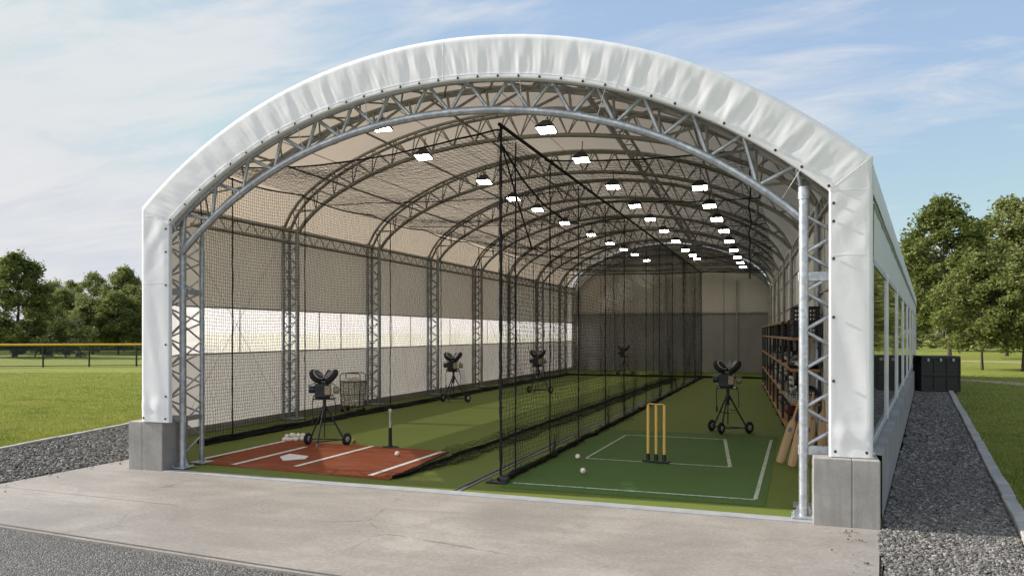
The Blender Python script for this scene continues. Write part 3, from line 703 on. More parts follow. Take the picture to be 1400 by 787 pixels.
# left wall -----------------------------------------------------------
def ztop(Y): return 3.36 + (4.02 - 3.36) * min(1, max(0, (Y - 8.1) / 2.65))
def wall_path(Y):
    if Y < 10.8: f = (Y - 8.15) / (10.8 - 8.15); return -8.05 + (XL + 8.05) * f
    return XL
def left_panel(name, z0, z1, mat, nz=8, amp=.02):
    ys = list(np.linspace(8.15, 10.8, 8)) + list(np.linspace(11.1, 36.9, 110)); G_ = []
    for i in range(nz + 1):
        e = math.sin(math.pi * i / nz) ** .5 if 0 < i < nz else 0
        zz = lambda y: z0 + ((z1 if z1 < 4 else ztop(y)) - z0) * i / nz
        G_.append([(wall_path(y) + e * amp * (mnoise.noise((y * 1.3, zz(y) * 1.6, 2.2)) + .5 * mnoise.noise((y * 4, zz(y) * 3, 8.2))), y, zz(y)) for y in ys])
    G_ = list(reversed(G_))
    return MB().grid(G_).build(name, mat, hall)
left_panel('wall_panel', 0.13, 1.42, M_wlow); left_panel('window_band', 1.42, 2.27, M_band, 4, .008); left_panel('wall_panel', 2.27, 4.02, M_wtop)
mb = MB(); mb.prism([(-8.05, 8.15), (-8.0, 8.2), (XL + .08, 10.83), (XL + .08, 36.9), (XL - .1, 36.9), (XL - .1, 10.8)], -.1, .13); mb.build('base_kerb', M_block, hall)
for z in (1.42, 2.27):
    MB().tube([(wall_path(y) + .015, y, z) for y in (8.3, 10.8, 20, 30, 36.8)], 0.016, 6).build('batten', M_steel, hall)
for y in (12.4, 15.1, 16.0, 18.5, 19.6, 22.3, 25.5, 29.0, 32.3):
    MB().box2((XL + .012, y - .012, 1.44), (XL + .022, y + .012, 2.25)).build('band_seam', M_steel, hall)
# right inner wall
G_ = []
for i in range(10):
    q = 1 - i / 9
    G_.append([(xr(y) + .012 * math.sin(y * 5.2) + .010 * mnoise.noise((y, q * 4, 1)), y, .05 + (ztop(y) - .05) * q) for y in np.linspace(8.5, 37, 200)])
MB().grid(list(reversed(G_))).build('side_cladding', M_cream, hall)
for y in np.arange(9.6, 36, 1.725):
    MB().box2((xr(y) - .03, y - .03, .02), (xr(y) + .02, y + .03, ztop(y) - .1)).build('wall_stud', M_alu, hall)
for z in (2.45, 3.2):
    MB().tube([(xr(8.8) - .012, 8.8, z), (xr(36.8) - .012, 36.8, z)], .022, 6).build('wall_girt', M_steel, hall)
# back wall
Y = 37.0
def bw(z0, z1, mat, name, sh=0):
    mb = MB(); n = 40; up = []; lo = []
    for i in range(n + 1):
        t_ = -1 + 2 * i / n; x = xc(Y) + hw(Y) * t_; lo.append((x, Y - sh, z0)); up.append((x, Y - sh, min(z1, arch_z(t_, 6.0, .42)) if z1 > 3.9 else z1))
    mb.grid([lo, up], smooth=False); mb.build(name, mat, hall)
bw(0, 2.73, M_bklo, 'back_wall_lower', .03); bw(2.73, 9, M_bkhi, 'back_wall_upper')
mb = MB(); mb.box2((XL, 36.9, 2.70), (xr(37), 36.96, 2.76)); mb.build('back_rail', M_steel, hall)
for x in (-7.9, -5.4, -2.2): MB().box2((x - .03, 36.88, 0), (x + .03, 36.95, 4.6 if x < -5 else 4.2)).build('back_post', M_steel, hall)
# trusses --------------------------------------------------------------
def zig(mb, A_, B_, n, r, ns=5, ph=0):
    """zigzag web between two polylines sampled with the callables A_(f), B_(f)"""
    for i in range(n):
        a = A_((i + ph) / n); b = B_(min(1, (i + .5 + ph) / n)); c_ = A_(min(1, (i + 1 + ph) / n))
        mb.tube([a, b], r, ns, False); mb.tube([b, c_], r, ns, False)
def truss(Y, parent):
    mb = MB(); dz = .46; dY = .11
    T1 = lambda f: Vector((xc(Y) + (hw(Y) - .07) * (2 * f - 1), Y - dY, arch_z(2 * f - 1, 5.93, .35)))
    T2 = lambda f: Vector((xc(Y) + (hw(Y) - .07) * (2 * f - 1), Y + dY, arch_z(2 * f - 1, 5.93, .35)))
    def Bt(f):
        s = 2 * f - 1; return Vector((xc(Y) + (hw(Y) - .205 + .155 * s) * s, Y, 5.46 - 1.02 * s * s - .40 * s ** 4 - .15 * abs(s) ** 22))
    F_ = np.linspace(0, 1, 57)
    mb.tube([T1(f) for f in F_], .032, 8); mb.tube([T2(f) for f in F_], .032, 8); mb.tube([Bt(f) for f in F_], .042, 8)
    zig(mb, Bt, T1, 22, .013); zig(mb, Bt, T2, 22, .013)
    for i in range(0, 23): mb.tube([T1(i / 22), T2(i / 22)], .011, 4, False)
    tr = mb.build('roof_truss', M_steel, parent)
    for s in (-1, 1):
        cb = MB(); xo = xc(Y) + s * (hw(Y) + (-.07 if s < 0 else .24)); xi = xc(Y) + s * (hw(Y) - (.34 if s < 0 else .05)); zt = 3.95
        for (x, y, r, z1) in ((xo, Y - dY, .035, zt + (.08 if s < 0 else -.3)), (xo, Y + dY, .035, zt + (.08 if s < 0 else -.3)), (xi, Y, .045, zt + (.0 if s < 0 else -.02))): cb.tube([(x, y, .02), (x, y, z1)], r, 8)
        for (pa, pb) in (((xi, Y), (xo, Y - dY)), ((xi, Y), (xo, Y + dY)), ((xo, Y - dY), (xo, Y + dY))):
            zig(cb, lambda f: Vector((pa[0], pa[1], .15 + f * (zt - .5))), lambda f: Vector((pb[0], pb[1], .15 + f * (zt - .5))), 9, .012, 4)
        cb.box(((xo + xi) / 2, Y, .02), (.46, .38, .025), None, .003, 1)
        cb.build('truss_column', M_steel if Y > 24 else M_galv, parent)
for Y_ in TR: truss(Y_, hall)
# front truss, bright galvanised
zc = lambda X: 4.3108 + .012 - .075 * (X + 3.66) ** 2 - .0016 * (X + 3.66) ** 4
def FB(f): x = -7.52 + f * (0.19 + 7.52); return Vector((x, 8.22 - .02 * f, zc(x) + .01))
def FT1(f): x = -7.70 + f * (0.33 + 7.70); return Vector((x, 8.20 - .02 * f, f_in(x) + .07))
def FT2(f): x = -7.80 + f * (0.45 + 7.80); return Vector((x, 8.72, f_in(x) * 1.012 + .06))
F_ = np.linspace(0, 1, 65)
mb = MB(); mb.tube([FB(f) for f in F_], .046, 14); mb.tube([FT1(f) for f in F_], .04, 10)
zig(mb, FB, FT1, 16, .022, 8)
for f in (.12, .3, .5, .7, .88):
    a, b = FB(f - .004), FB(f + .004); mb.tube([a, b], .052, 14)
mb.build('front_truss', M_galv, hall)
mb = MB(); mb.tube([FT2(f) for f in F_], .042, 10); zig(mb, FB, FT2, 16, .017, 6, .0); zig(mb, FT1, FT2, 14, .012, 5)
mb.build('front_truss_rear_chord', M_steel, hall)
# lacing cords
lc = MB()
for i, k in enumerate(range(44, 641, 18)):
    if i % 3 == 1: continue
    a = fp(k, .95, .03); f = (k - 40) / 600; b = FT1(min(1, max(0, f + .004))); lc.tube([a, b], .004, 4)
    if i % 4 == 0: b2 = FB(min(1, max(0, f + random.uniform(-.01, .01)))); lc.tube([a, b2], .0045, 4)
lc.build('lacing_cord', M_white, fa)
def fcol(A, B, C, ztA, flip):   # flip < 0: only the outer lattice face shows
    cb = MB()
    cb.tube([(A[0], A[1], .02), (A[0], A[1], ztA)], .044, 16); cb.tube([(A[0], A[1], ztA - .10), (A[0], A[1], ztA + .02)], .053, 16)
    cb.tube([(B[0], B[1], .02), (B[0], B[1], ztA - .2)], .034, 12); cb.tube([(C[0], C[1], .64), (C[0], C[1], ztA - .1)], .035, 10)
    zA = lambda p: (lambda f: Vector((p[0], p[1], .18 + f * (ztA - .4))))
    zig(cb, zA(A), zA(B), 7, .014, 6)
    zu = lambda p: (lambda f: Vector((p[0], p[1], .70 + f * (ztA - .95))))
    zig(cb, zu(A), zu(C), 6, .019, 6)
    if flip > 0: zig(cb, zu(B), zu(C), 6, .013, 5)
    for z in (.66, 2.35):
        cb.box(((A[0] + C[0]) / 2, (A[1] + C[1]) / 2, z), (abs(A[0] - C[0]) + .1, .05, .09), None, .004, 1)
        d = Vector((B[0] - A[0], B[1] - A[1], 0)); cb.box((A[0] + d.x / 2, A[1] + d.y / 2, z), (d.length, .04, .07), Matrix.Rotation(math.atan2(d.y, d.x), 3, 'Z'), .004, 1)
    for p in (A, B): cb.box((p[0], p[1], .022), (.22, .22, .022), None, .004, 1)
    for dx in (-.085, .085):
        for dy in (-.085, .085): cb.tube([(A[0] + dx, A[1] + dy, .03), (A[0] + dx, A[1] + dy, .055)], .013, 6)
    for s in (-1, 1): cb.add([(A[0] + s * .04, A[1], .03), (A[0] + s * .10, A[1], .03), (A[0] + s * .04, A[1], .14), (A[0] + s * .04, A[1] + .008, .03), (A[0] + s * .10, A[1] + .008, .03), (A[0] + s * .04, A[1] + .008, .14)], [(0, 1, 2), (5, 4, 3), (0, 3, 4, 1), (1, 4, 5, 2)])
    return cb.build('front_column', M_galv, hall)
fcol((-7.58, 8.30), (-7.62, 8.70), (-7.87, 8.33), 3.42, 1)
fcol((0.145, 8.10), (0.16, 8.60), (0.46, 8.16), 3.20, -1)
# longitudinal members
def rfz(tt, y):
    f = min(1, max(0, (y - 8.08) / (10.75 - 8.08))); x0 = -3.6425 + 4.375 * tt; return (f_out(x0) - .12) * (1 - f) + arch_z(tt, 5.93, .35) * f
def pur(tt, dz, r, name='purlin'):
    MB().tube([(xc(y) + (hw(y) - .07) * tt, y, rfz(tt, y) + dz) for y in ((9.2, 10.75, 14, 20, 28, 36.8) if abs(tt) < .5 else (11.2, 14, 20, 28, 36.8))], r, 6).build(name, M_steel, hall)
for tt in (-.80, -.52, -.22, .62, .84): pur(tt, -.03, .024)
mb = MB(); tt = .33
for (o_, z_) in ((-.11, -.12), (.11, -.12), (0, -.34)):
    mb.tube([(xc(y) + hw(y) * tt + o_, y, rfz(tt, y) + z_) for y in (8.75, 10.75, 36.8)], .03, 6)
for i in range(50):
    y = 8.75 + i * .55; a = lambda yy, o_, z_: (xc(yy) + hw(yy) * tt + o_, yy, rfz(tt, yy) + z_)
    mb.tube([a(y, -.11, -.12), a(y + .27, 0, -.34)], .011, 4, False); mb.tube([a(y + .27, 0, -.34), a(y + .55, .11, -.12)], .011, 4, False); mb.tube([a(y + .55, .11, -.12), a(y + .55, -.11, -.12)], .011, 4, False)
mb.build('lattice_purlin', M_steel, hall)
# eave lattice girder on the left wall, on the right wall
for s in (-1, 1):
    mb = MB(); ex_ = lambda y: (XL + .20) if s < 0 else xr(y) - .03
    ys = np.linspace(10.9, 36.8, 2)
    for z in (3.92, 3.68): mb.tube([(ex_(y), y, z) for y in ys], .035, 6)
    zig(mb, lambda f: Vector((ex_(ys[0] + f * (ys[1] - ys[0])), ys[0] + f * (ys[1] - ys[0]), 3.68)), lambda f: Vector((ex_(ys[0] + f * (ys[1] - ys[0])), ys[0] + f * (ys[1] - ys[0]), 3.92)), 56, .012, 4)
    mb.build('eave_girder', M_steel, hall)
for (a, b) in (((XL + .06, 11.0, 3.5), (XL + .06, 13.5, .4)), ((XL + .06, 11.0, .4), (XL + .06, 13.5, 3.5)), ((XL + .06, 24.4, 3.5), (XL + .06, 27.4, .4))):
    MB().tube([a, b], .0045, 4).build('brace_cable', M_steel, hall)
# ------------------------------------------------------------------ lamps
def make_lamp(label):
    L_ = thing('hanging_lamp', label, 'lamp', group='square lamps hanging from the roof trusses', scale=.60)
    h = MB(); a, b = .20, .25
    pr = [(-.0, .03), (.0, .09)]
    q = lambda s, z: [(-s, -s * .8, z), (s, -s * .8, z), (s, s * .8, z), (-s, s * .8, z)]
    vs = q(.25, 0) + q(.255, .045) + q(.17, .15) + q(.10, .25); fs = []
    for i in range(3):
        for k in range(4): fs.append((i * 4 + k, i * 4 + (k + 1) % 4, i * 4 + 4 + (k + 1) % 4, i * 4 + 4 + k))
    fs.append((12, 13, 14, 15)); h.add(vs, fs); h.build('housing', M_blackm, L_)
    MB().add(q(.225, -.004), [(3, 2, 1, 0)]).build('diffuser', M_lamp, L_)
    k = MB(); k.tube([(0, 0, .25), (0, 0, .62)], .014, 6); k.tube([(-.16, 0, .14), (0, 0, .38), (.16, 0, .14)], .009, 5); k.build('hanger', M_blackm, L_)
    return L_
rows_ = [('row left of the dividing net', [(521, 175), (579, 215), (662, 249), (702, 272), (735, 287), (772, 305), (808, 321), (834, 333), (853, 341), (868, 348), (884, 356)], 4.98),
         ('row just right of the dividing net', [(747, 178), (795, 219), (838, 256), (868, 282), (889, 300), (908, 316), (924, 330), (937, 342), (947, 349), (953, 354)], 4.98),
         ('row nearest the shelves', [(957, 257), (970, 282), (980, 300), (990, 316), (997, 330), (1003, 342), (1008, 352), (1012, 359), (1016, 365)], 4.62)]
lamp0 = None
for rn, L_, z in rows_:
    for i, (px, py) in enumerate(L_):
        X, Y = gp(px, py, z); lab = 'lit square lamp, %s from the opening in the %s' % (ORD[i], rn)
        if lamp0 is None: lamp0 = make_lamp(lab); lamp0.location = (X, Y, z); o = lamp0
        else: o = dup(lamp0, (X, Y, z), 0, lab)
        o.rotation_euler = (R(-13 + random.uniform(-2, 2)), 0, R(random.uniform(-3, 3)))
# ------------------------------------------------------------------ nets
def net_mesh(name, Pn, r, ua, va, na, parent, keep=None):
    """Pn (nu,nv,3) knots; strands both ways with a three-sided section"""
    nu, nv = Pn.shape[:2]; V = []; Q = []; off = 0
    for ax, (e1, e2) in ((0, (va, na)), (1, (ua, na))):
        A_ = Pn if ax == 0 else Pn.transpose(1, 0, 2); a, b = A_.shape[:2]
        ring = np.stack([A_ + r * (math.cos(q) * np.array(e1) + math.sin(q) * np.array(e2)) for q in (0.5, 2.6, 4.7)], 2)   # a,b,3,3
        V.append(ring.reshape(-1, 3)); idx = np.arange(a * b * 3).reshape(a, b, 3) + off; off += a * b * 3
        for k in range(3):
            k2 = (k + 1) % 3
            Q.append(np.stack([idx[:-1, :, k], idx[1:, :, k], idx[1:, :, k2], idx[:-1, :, k2]], -1).reshape(-1, 4))
    return np_mesh(name, np.concatenate(V), np.concatenate(Q), M_net, parent)
def lowfreq(nu, nv, s, seed):
    out = np.zeros((nu, nv)); g0 = np.random.default_rng(seed)
    for _ in range(9):
        a, b, p = g0.normal(0, s), g0.normal(0, s), g0.uniform(0, 6.28); out += np.sin(np.arange(nu)[:, None] * a + np.arange(nv)[None] * b + p)
    return out / 4
def skirt(pts, r, seed, parent, name='gathered_net', lift=.04):
    mb = MB(); random.seed(seed)
    for s in range(5):
        o_ = random.uniform(-.7, .7) * r; q = [Vector((p[0] + o_ + random.uniform(-.25, .25) * r, p[1], .014 + (s % 3) * lift * .5 + abs(random.gauss(0, .25)) * lift)) for p in pts]
        mb.tube(q, [r * random.uniform(.26, .42) for _ in q], 6)
    for k in range(len(pts) * 2):
        p = random.choice(pts); a = Vector((p[0] + random.uniform(-2, 2) * r, p[1], .012)); b = a + Vector((random.uniform(-.12, .12), random.uniform(-.3, .3), random.uniform(.0, .05)))
        mb.tube([a, (a + b) / 2 + Vector((0, 0, .03)), b], .004, 4)
    return mb.build(name, M_net, parent)
def bumpy(p, q, n, seed, amp=.02):
    random.seed(seed); p, q = Vector(p), Vector(q); return [p.lerp(q, i / n) + Vector((random.gauss(0, amp) , random.gauss(0, amp), 0)) for i in range(n + 1)]
# divider
DX = -3.26; dv = thing('divider_net', 'tall black net curtain hanging between the baseball and cricket lanes', 'net', (DX, 8.8, 0))
dvp = lambda mbx, n, m: loc_(dv, mbx, n, m)
nu, nv = 430, 78; Yg = np.linspace(8.80, 32.0, nu); 
Pn = np.zeros((nu, nv, 3)); v = np.linspace(0, 1, nv)[None]; ztop = np.interp(Yg, [8.8, 32], [4.27, 4.2])[:, None] - .05 * np.abs(np.sin(np.arange(nu) / nu * math.pi * 11))[:, None]
lf = lowfreq(nu, nv, .035, 3)
Pn[:, :, 0] = DX + .05 * lf + .10 * (1 - v) ** 6 * lowfreq(nu, nv, .12, 5); Pn[:, :, 1] = Yg[:, None] + .03 * lowfreq(nu, nv, .06, 4) * v * (1 - v) * 4; Pn[:, :, 2] = .02 + (ztop - .02) * v + .02 * lowfreq(nu, nv, .08, 6) * (1 - v)
Pn += rng.normal(0, .0035, Pn.shape)
o = net_mesh('netting', Pn, .0025, (0, 1, 0), (0, 0, 1), (1, 0, 0), dv); o.matrix_parent_inverse = Matrix.Translation(dv.location).inverted()
dvp(MB().tube([(DX, 8.75, 4.30), (DX, 15, 4.27), (DX, 24, 4.24), (DX, 32.0, 4.2)], .023, 8), 'top_cable', M_rope)
dvp(MB().tube(bumpy((DX, 8.8, .08), (DX, 8.8, 4.30), 60, 4, .003), [random.uniform(.013, .023) for _ in range(61)], 7), 'edge_rope', M_rope)
for i, y in enumerate((9.34, 10.86, 12.5, 14.5, 16.3, 19.0, 21.1, 23.6, 26.3, 29.6, 32.0)):
    dvp(MB().tube(bumpy((DX, y, .05), (DX, y, 4.22), 24, i, .0025), .010, 5), 'rope', M_rope)
dvp(MB().tube([(DX, 8.8, 4.08), (DX + .0, 9.6, 3.80), (DX, 10.5, 3.62), (DX, 11.5, 3.55), (DX, 12.5, 3.60)], .014, 5), 'slack_rope', M_rope)
dvp(MB().tube([(DX, 8.82, 4.08), (DX, 9.4, 3.5), (DX, 10.0, 2.95)], .012, 5), 'slack_rope', M_rope)
o = skirt(bumpy((DX + .02, 8.8, 0), (DX + .02, 32, 0), 90, 11, .015), .055, 5, dv); o.matrix_parent_inverse = Matrix.Translation(dv.location).inverted()
mb = MB(); mb.box((DX - .02, 8.74, .018), (.26, .13, .022), None, .006, 1); mb.box((DX + .06, 8.78, .045), (.10, .10, .06), None, .015, 2); mb.sphere((DX + .03, 8.80, .06), .045, 8, 6, (1.2, 1, .8)); dvp(mb, 'base_weight', M_black)
# left side net
SX = -8.86; sn = thing('side_net', 'long black net hanging along the left fabric wall', 'net', (SX, 10.1, 0))
nu, nv = 400, 80; Yg = np.linspace(10.05, 32.0, nu); v = np.linspace(0, 1, nv)[None]; Pn = np.zeros((nu, nv, 3)); lf = lowfreq(nu, nv, .03, 13)
Pn[:, :, 0] = SX + .05 * lf + .12 * (1 - v) ** 5 * lowfreq(nu, nv, .10, 15); Pn[:, :, 1] = Yg[:, None] + .035 * lowfreq(nu, nv, .05, 14) * v * (1 - v) * 4
Pn[:, :, 2] = .03 + (4.43 - .10 * np.abs(np.sin(np.arange(nu) / nu * math.pi * 8))[:, None]) * v + .025 * lowfreq(nu, nv, .07, 16) * (1 - v)
Pn += rng.normal(0, .0045, Pn.shape)
net_mesh('netting', Pn, .0030, (0, 1, 0), (0, 0, 1), (1, 0, 0), sn).matrix_parent_inverse = Matrix.Translation(sn.location).inverted()
snp = lambda mbx, n, m: loc_(sn, mbx, n, m)
pts = [(SX, 10.05 + 21.95 * i / 64, 4.46 - .08 * abs(math.sin(i / 64 * math.pi * 8))) for i in range(65)]
snp(MB().tube(pts, .014, 6), 'top_rope', M_rope)
for i, y in enumerate((10.1, 10.85, 12.95, 16.4, 19.26, 22.0, 24.7, 27.4, 30.0, 32.0)): snp(MB().tube(bumpy((SX, y, .05), (SX, y, 4.42), 24, 40 + i, .0025), .012 if i < 2 else .011, 5), 'rope', M_rope)
o = skirt(bumpy((SX + .03, 10.05, 0), (SX + .03, 32, 0), 80, 21, .02), .085, 6, sn, lift=.06); o.matrix_parent_inverse = Matrix.Translation(sn.location).inverted()
# ceiling nets
def ceil_net(x0, x1, y0a, y0b, zl, zr, seed, label, sag):
    cn = thing('ceiling_net', label, 'net', (x0, y0a, zl)); nu, nv = int(abs(x1 - x0) / .085), 265; u = np.linspace(0, 1, nu)[:, None]; ys = np.linspace(0, 1, nv)[None]
    Pn = np.zeros((nu, nv, 3)); ya = y0a + (y0b - y0a) * u
    Pn[:, :, 0] = x0 + (x1 - x0) * u + 0 * ys; Pn[:, :, 1] = ya + (32.0 - ya) * ys
    Pn[:, :, 2] = zl + (zr - zl) * u - sag * np.sin(math.pi * u) * (0.75 + .25 * np.cos(ys * 50)) + .06 * lowfreq(nu, nv, .06, seed); Pn += rng.normal(0, .005, Pn.shape)
    net_mesh('netting', Pn, .0027, (1, 0, 0), (0, 1, 0), (0, 0, 1), cn).matrix_parent_inverse = Matrix.Translation(cn.location).inverted()
    for j in range(0, nv, 44):
        pts = [Vector(Pn[i, j]) + Vector((0, 0, .01)) for i in range(0, nu, 3)] + [Vector(Pn[-1, j])]
        loc_(cn, MB().tube(pts, .012 if j == 0 else .008, 5), 'rope', M_rope)
    return cn
ceil_net(SX, DX, 10.05, 8.82, 4.45, 4.22, 31, 'black overhead net sagging above the baseball lane', .14)
rc = ceil_net(DX, -.45, 10.6, 10.9, 4.22, 4.20, 32, 'black overhead net stretched above the cricket lane', .06)
loc_(rc, MB().tube(bumpy((-.53, 12, 2.6), (-.53, 12, 4.2), 12, 77, .008), .012, 5), 'hanging_rope', M_rope)
# back net
bn = thing('back_net', 'black net closing off the far end of both lanes', 'net', (SX, 32.05, 0))
nu, nv = 125, 64; Xg = np.linspace(SX, -.75, nu); v = np.linspace(0, 1, nv)[None]; Pn = np.zeros((nu, nv, 3))
Pn[:, :, 0] = Xg[:, None] + .04 * lowfreq(nu, nv, .07, 44) * v * (1 - v) * 4; Pn[:, :, 1] = 32.08 + .05 * lowfreq(nu, nv, .06, 45); Pn[:, :, 2] = .02 + 4.22 * v; Pn += rng.normal(0, .006, Pn.shape)
net_mesh('netting', Pn, .0020, (1, 0, 0), (0, 0, 1), (0, 1, 0), bn).matrix_parent_inverse = Matrix.Translation(bn.location).inverted()
loc_(bn, MB().tube([(SX, 32.08, 4.26), (-5, 32.08, 4.22), (-.75, 32.08, 4.26)], .018, 6), 'top_rope', M_rope)
for i, x in enumerate((-7.4, -5.2, -2.4)): loc_(bn, MB().tube(bumpy((x, 32.08, .05), (x, 32.08, 4.22), 20, 60 + i, .0025), .010, 5), 'rope', M_rope)
o = skirt([(x, 32.05) for x in np.linspace(SX, -.75, 30)], .05, 9, bn); o.matrix_parent_inverse = Matrix.Translation(bn.location).inverted()
# loose net lying along the left lane
fn = thing('floor_net', 'loose black net bunched along the turf beside the red mat', 'net', (-4.5, 8.5, 0))
nu, nv = 380, 17; Yg = np.linspace(8.55, 30.5, nu); v = np.linspace(0, 1, nv)[None]; Pn = np.zeros((nu, nv, 3)); taper = np.clip((Yg - 8.5) / 1.6, .12, 1)[:, None]
Pn[:, :, 0] = -4.58 + .25 * np.clip((Yg[:, None] - 9) / 22, 0, 1) + .40 * v * taper + .06 * lowfreq(nu, nv, .09, 51); Pn[:, :, 1] = Yg[:, None] + .08 * lowfreq(nu, nv, .1, 52)
Pn[:, :, 2] = .022 + .11 * (1 - v) ** 3 * taper + .03 * np.abs(lowfreq(nu, nv, .25, 53)); Pn += rng.normal(0, .008, Pn.shape)
net_mesh('netting', Pn, .0030, (0, 1, 0), (1, 0, 0), (0, 0, 1), fn).matrix_parent_inverse = Matrix.Translation(fn.location).inverted()
o = skirt(bumpy((-4.56, 8.52, 0), (-4.32, 30.5, 0), 70, 71, .02), .035, 12, fn, lift=.03); o.matrix_parent_inverse = Matrix.Translation(fn.location).inverted()
# ------------------------------------------------------------------ pitching machines
def make_machine(label, front_wheel):
    m = thing('pitching_machine', label, 'pitching machine', group='two wheel pitching machines on wheeled tripods')
    apex = Vector((0, 0, .66))
    MB().tube([(0, 0, .50), (0, 0, .80)], .028, 10).tube([(0, 0, .60), (0, 0, .68)], .045, 10).build('column', M_blackm, m)
    feet = [(-.29, .12), (.33, .08), (-.06, -.26)]
    for k, (x, y) in enumerate(feet):
        zb = .075 if (k < 2 or front_wheel) else .03
        MB().tube([apex + Vector((x, y, 0)) * .08, Vector((x, y, zb))], .015, 8).build('leg', M_blackm, m)
        if k < 2 or front_wheel:
            ax = (.84, -.54, 0) if k == 1 else (.93, -.36, 0)
            wx = x + (.03 if k == 1 else -.03 if k == 0 else 0)
            tb = MB().disc((wx, y, .105), ax, .105, 22, .05, .016); wh = tb.build('wheel', M_rubber, m)
            MB().disc((wx, y, .105), ax, .052, 14, .058, .006).build('rim', M_rim, wh)
        else: MB().tube([(x, y, .0), (x, y, .07)], [.026, .018], 8).build('foot', M_greyp, m)
    br = MB()
    for a, b in ((0, 1), (1, 2), (0, 2)): br.tube([(*feet[a], .10), (*feet[b], .10)], .010, 6)
    for x, y in feet: br.tube([(0, 0, .36), (x * .55, y * .55, .36)], .007, 5)
    br.build('brace', M_blackm, m)
    MB().tube([(0, 0, .14), (0, 0, .52)], .010, 6).build('centre_rod', M_blackm, m)
    MB().box((0, 0, .805), (.34, .26, .02), None, .004, 1).build('mount_plate', M_blackm, m)
    b = MB(); b.box((-.03, 0, .94), (.22, .24, .24), None, .015, 2); b.box((0, .02, 1.07), (.15, .16, .08), None, .012, 2); b.box((-.03, -.125, .88), (.18, .02, .07), None, .004, 1)
    for i in range(4): b.box((-.10 + i * .045, -.123, .98), (.022, .012, .07), None, .003, 1)
    bo = b.build('body', M_black, m)
    MB().box((.085, -.10, .95), (.11, .10, .16), None, .03, 3).build('control_panel', M_cpanel, bo)
    MB().box((.06, -.157, .99), (.035, .008, .03), None, .002, 1).build('dial', M_greyp, bo)
    MB().disc((-.20, -.02, .96), (1, .1, 0), .062, 16, .12, .012).build('motor', M_navy, m)
    MB().disc((.20, 0, .95), (1, .15, 0), .062, 16, .10, .012).build('motor', M_cpanel, m)
    for s in (-1, 1):
        nrm = Vector((-s * .66, -.34, .67)).normalized(); c_ = Vector((s * .125, -.02, 1.185))
        wm = MB().disc(c_, nrm, .145, 28, .105, .035); wo_ = wm.build('throwing_wheel', M_rubber, m)
        MB().disc(c_ + nrm * .004, nrm, .085, 24, .109, .008).build('hub_cover', M_blackm, wo_)
        rg = MB(); q = nrm.to_track_quat('Z', 'Y').to_matrix()
        rg.tube([c_ + nrm * .053 + q @ Vector((math.cos(a) * .098, math.sin(a) * .096, 0)) for a in np.linspace(0, 6.283, 29)[:-1]], .010, 6, closed=True); rg.build('rim_ring', M_rim, wo_)
        MB().tube([(s * .06, 0, 1.05), c_ - nrm * .04], .028, 8).build('wheel_arm', M_blackm, m)
    ch = MB(); ch.tube([(0, .30, 1.24), (0, .10, 1.16), (0, .0, 1.13)], [.05, .048, .045], 10, False); ch.tube([(-.05, .12, 1.16), (-.05, .04, .98)], .010, 6); ch.tube([(.05, .12, 1.16), (.05, .04, .98)], .010, 6); ch.build('feed_chute', M_blackm, m)
    kn = MB()
    for (x_, z_) in ((-.15, .86), (.16, .87), (-.13, 1.04), (.12, 1.05)): kn.disc((x_, -.10, z_), (0, 1, .1), .022, 10, .03, .004); kn.tube([(x_, -.09, z_), (x_ * .5, .0, z_)], .008, 5)
    kn.tube([(-.27, -.05, 1.02), (-.10, -.08, 1.10), (.10, -.08, 1.10), (.24, -.04, 1.0)], .009, 5); kn.build('knob', M_greyp, m)
    cb = MB(); cb.tube([(-.17, -.06, .86), (-.19, -.08, .7), (-.185, -.06, .50), (-.18, -.07, .42)], .008, 5); cb.tube([(.14, .02, .85), (.19, .0, .7), (.19, .02, .48), (.12, .03, .40), (.03, .02, .42)], .007, 5); cb.tube([(-.185, -.06, .47), (-.185, -.06, .37)], .016, 6)
    cb.build('cable', M_rubber, m)
    return m
x, y = gp(443, 612); mA = make_machine('pitching machine standing on the red mat', False); mA.location = (-6.93, 10.66, .012); mA.rotation_euler = (0, 0, R(18)); mA.scale = (.93,) * 3
dup(mA, (*gp(620, 549.5), 0), R(8), 'pitching machine on open turf left of the divider, second nearest of the left lane', None, 1.0)
dup(mA, (*gp(736, 537.3), 0), R(2), 'pitching machine seen through the divider beside the lit strip of turf', None, 1.0)
dup(mA, (*gp(853.5, 514.3), 0), R(-4), 'farthest pitching machine, small at the end of the baseball lane', None, 1.0)
mB_ = make_machine('pitching machine with three wheels alone in the cricket lane', True); mB_.location = (-1.02, 14.55, .004); mB_.rotation_euler = (0, 0, R(-8))
# ------------------------------------------------------------------ balls
def ball_mesh():
    mb = MB(); mb.sphere((0, 0, 0), .037, 14, 9); o = mb.build('ball', M_ball); me = o.data; bpy.data.objects.remove(o)
    return me
BALL = ball_mesh()
def ball(x, y, z, label, group=None, seam=False, mat=None, r=1.0):
    o = bpy.data.objects.new('ball', BALL if mat is None else BALL.copy()); COL.objects.link(o); o.location = (x, y, z); o.scale = (r, r, r)
    if mat: o.data.materials[0] = mat
    o.rotation_euler = (random.uniform(0, 6), random.uniform(0, 6), random.uniform(0, 6)); tag(o, label, 'ball', group)
    if seam:
        s = MB(); s.tube([(.0375 * math.cos(a), .0375 * math.sin(a) * math.cos(.5 * math.sin(2 * a)), .0375 * math.sin(.6 * math.sin(2 * a))) for a in np.linspace(0, 6.283, 25)[:-1]], .0018, 4, closed=True)
        s.build('stitching', M_seam, o)
    return o
random.seed(5)
x, y = gp(543, 625); ball(x, y, .022 + .037, 'white ball on the red mat beside the tee', seam=True)
x, y = gp(484, 606); ball(x, y, .041, 'tan ball on the turf behind the machine wheel', mat=M_tan)
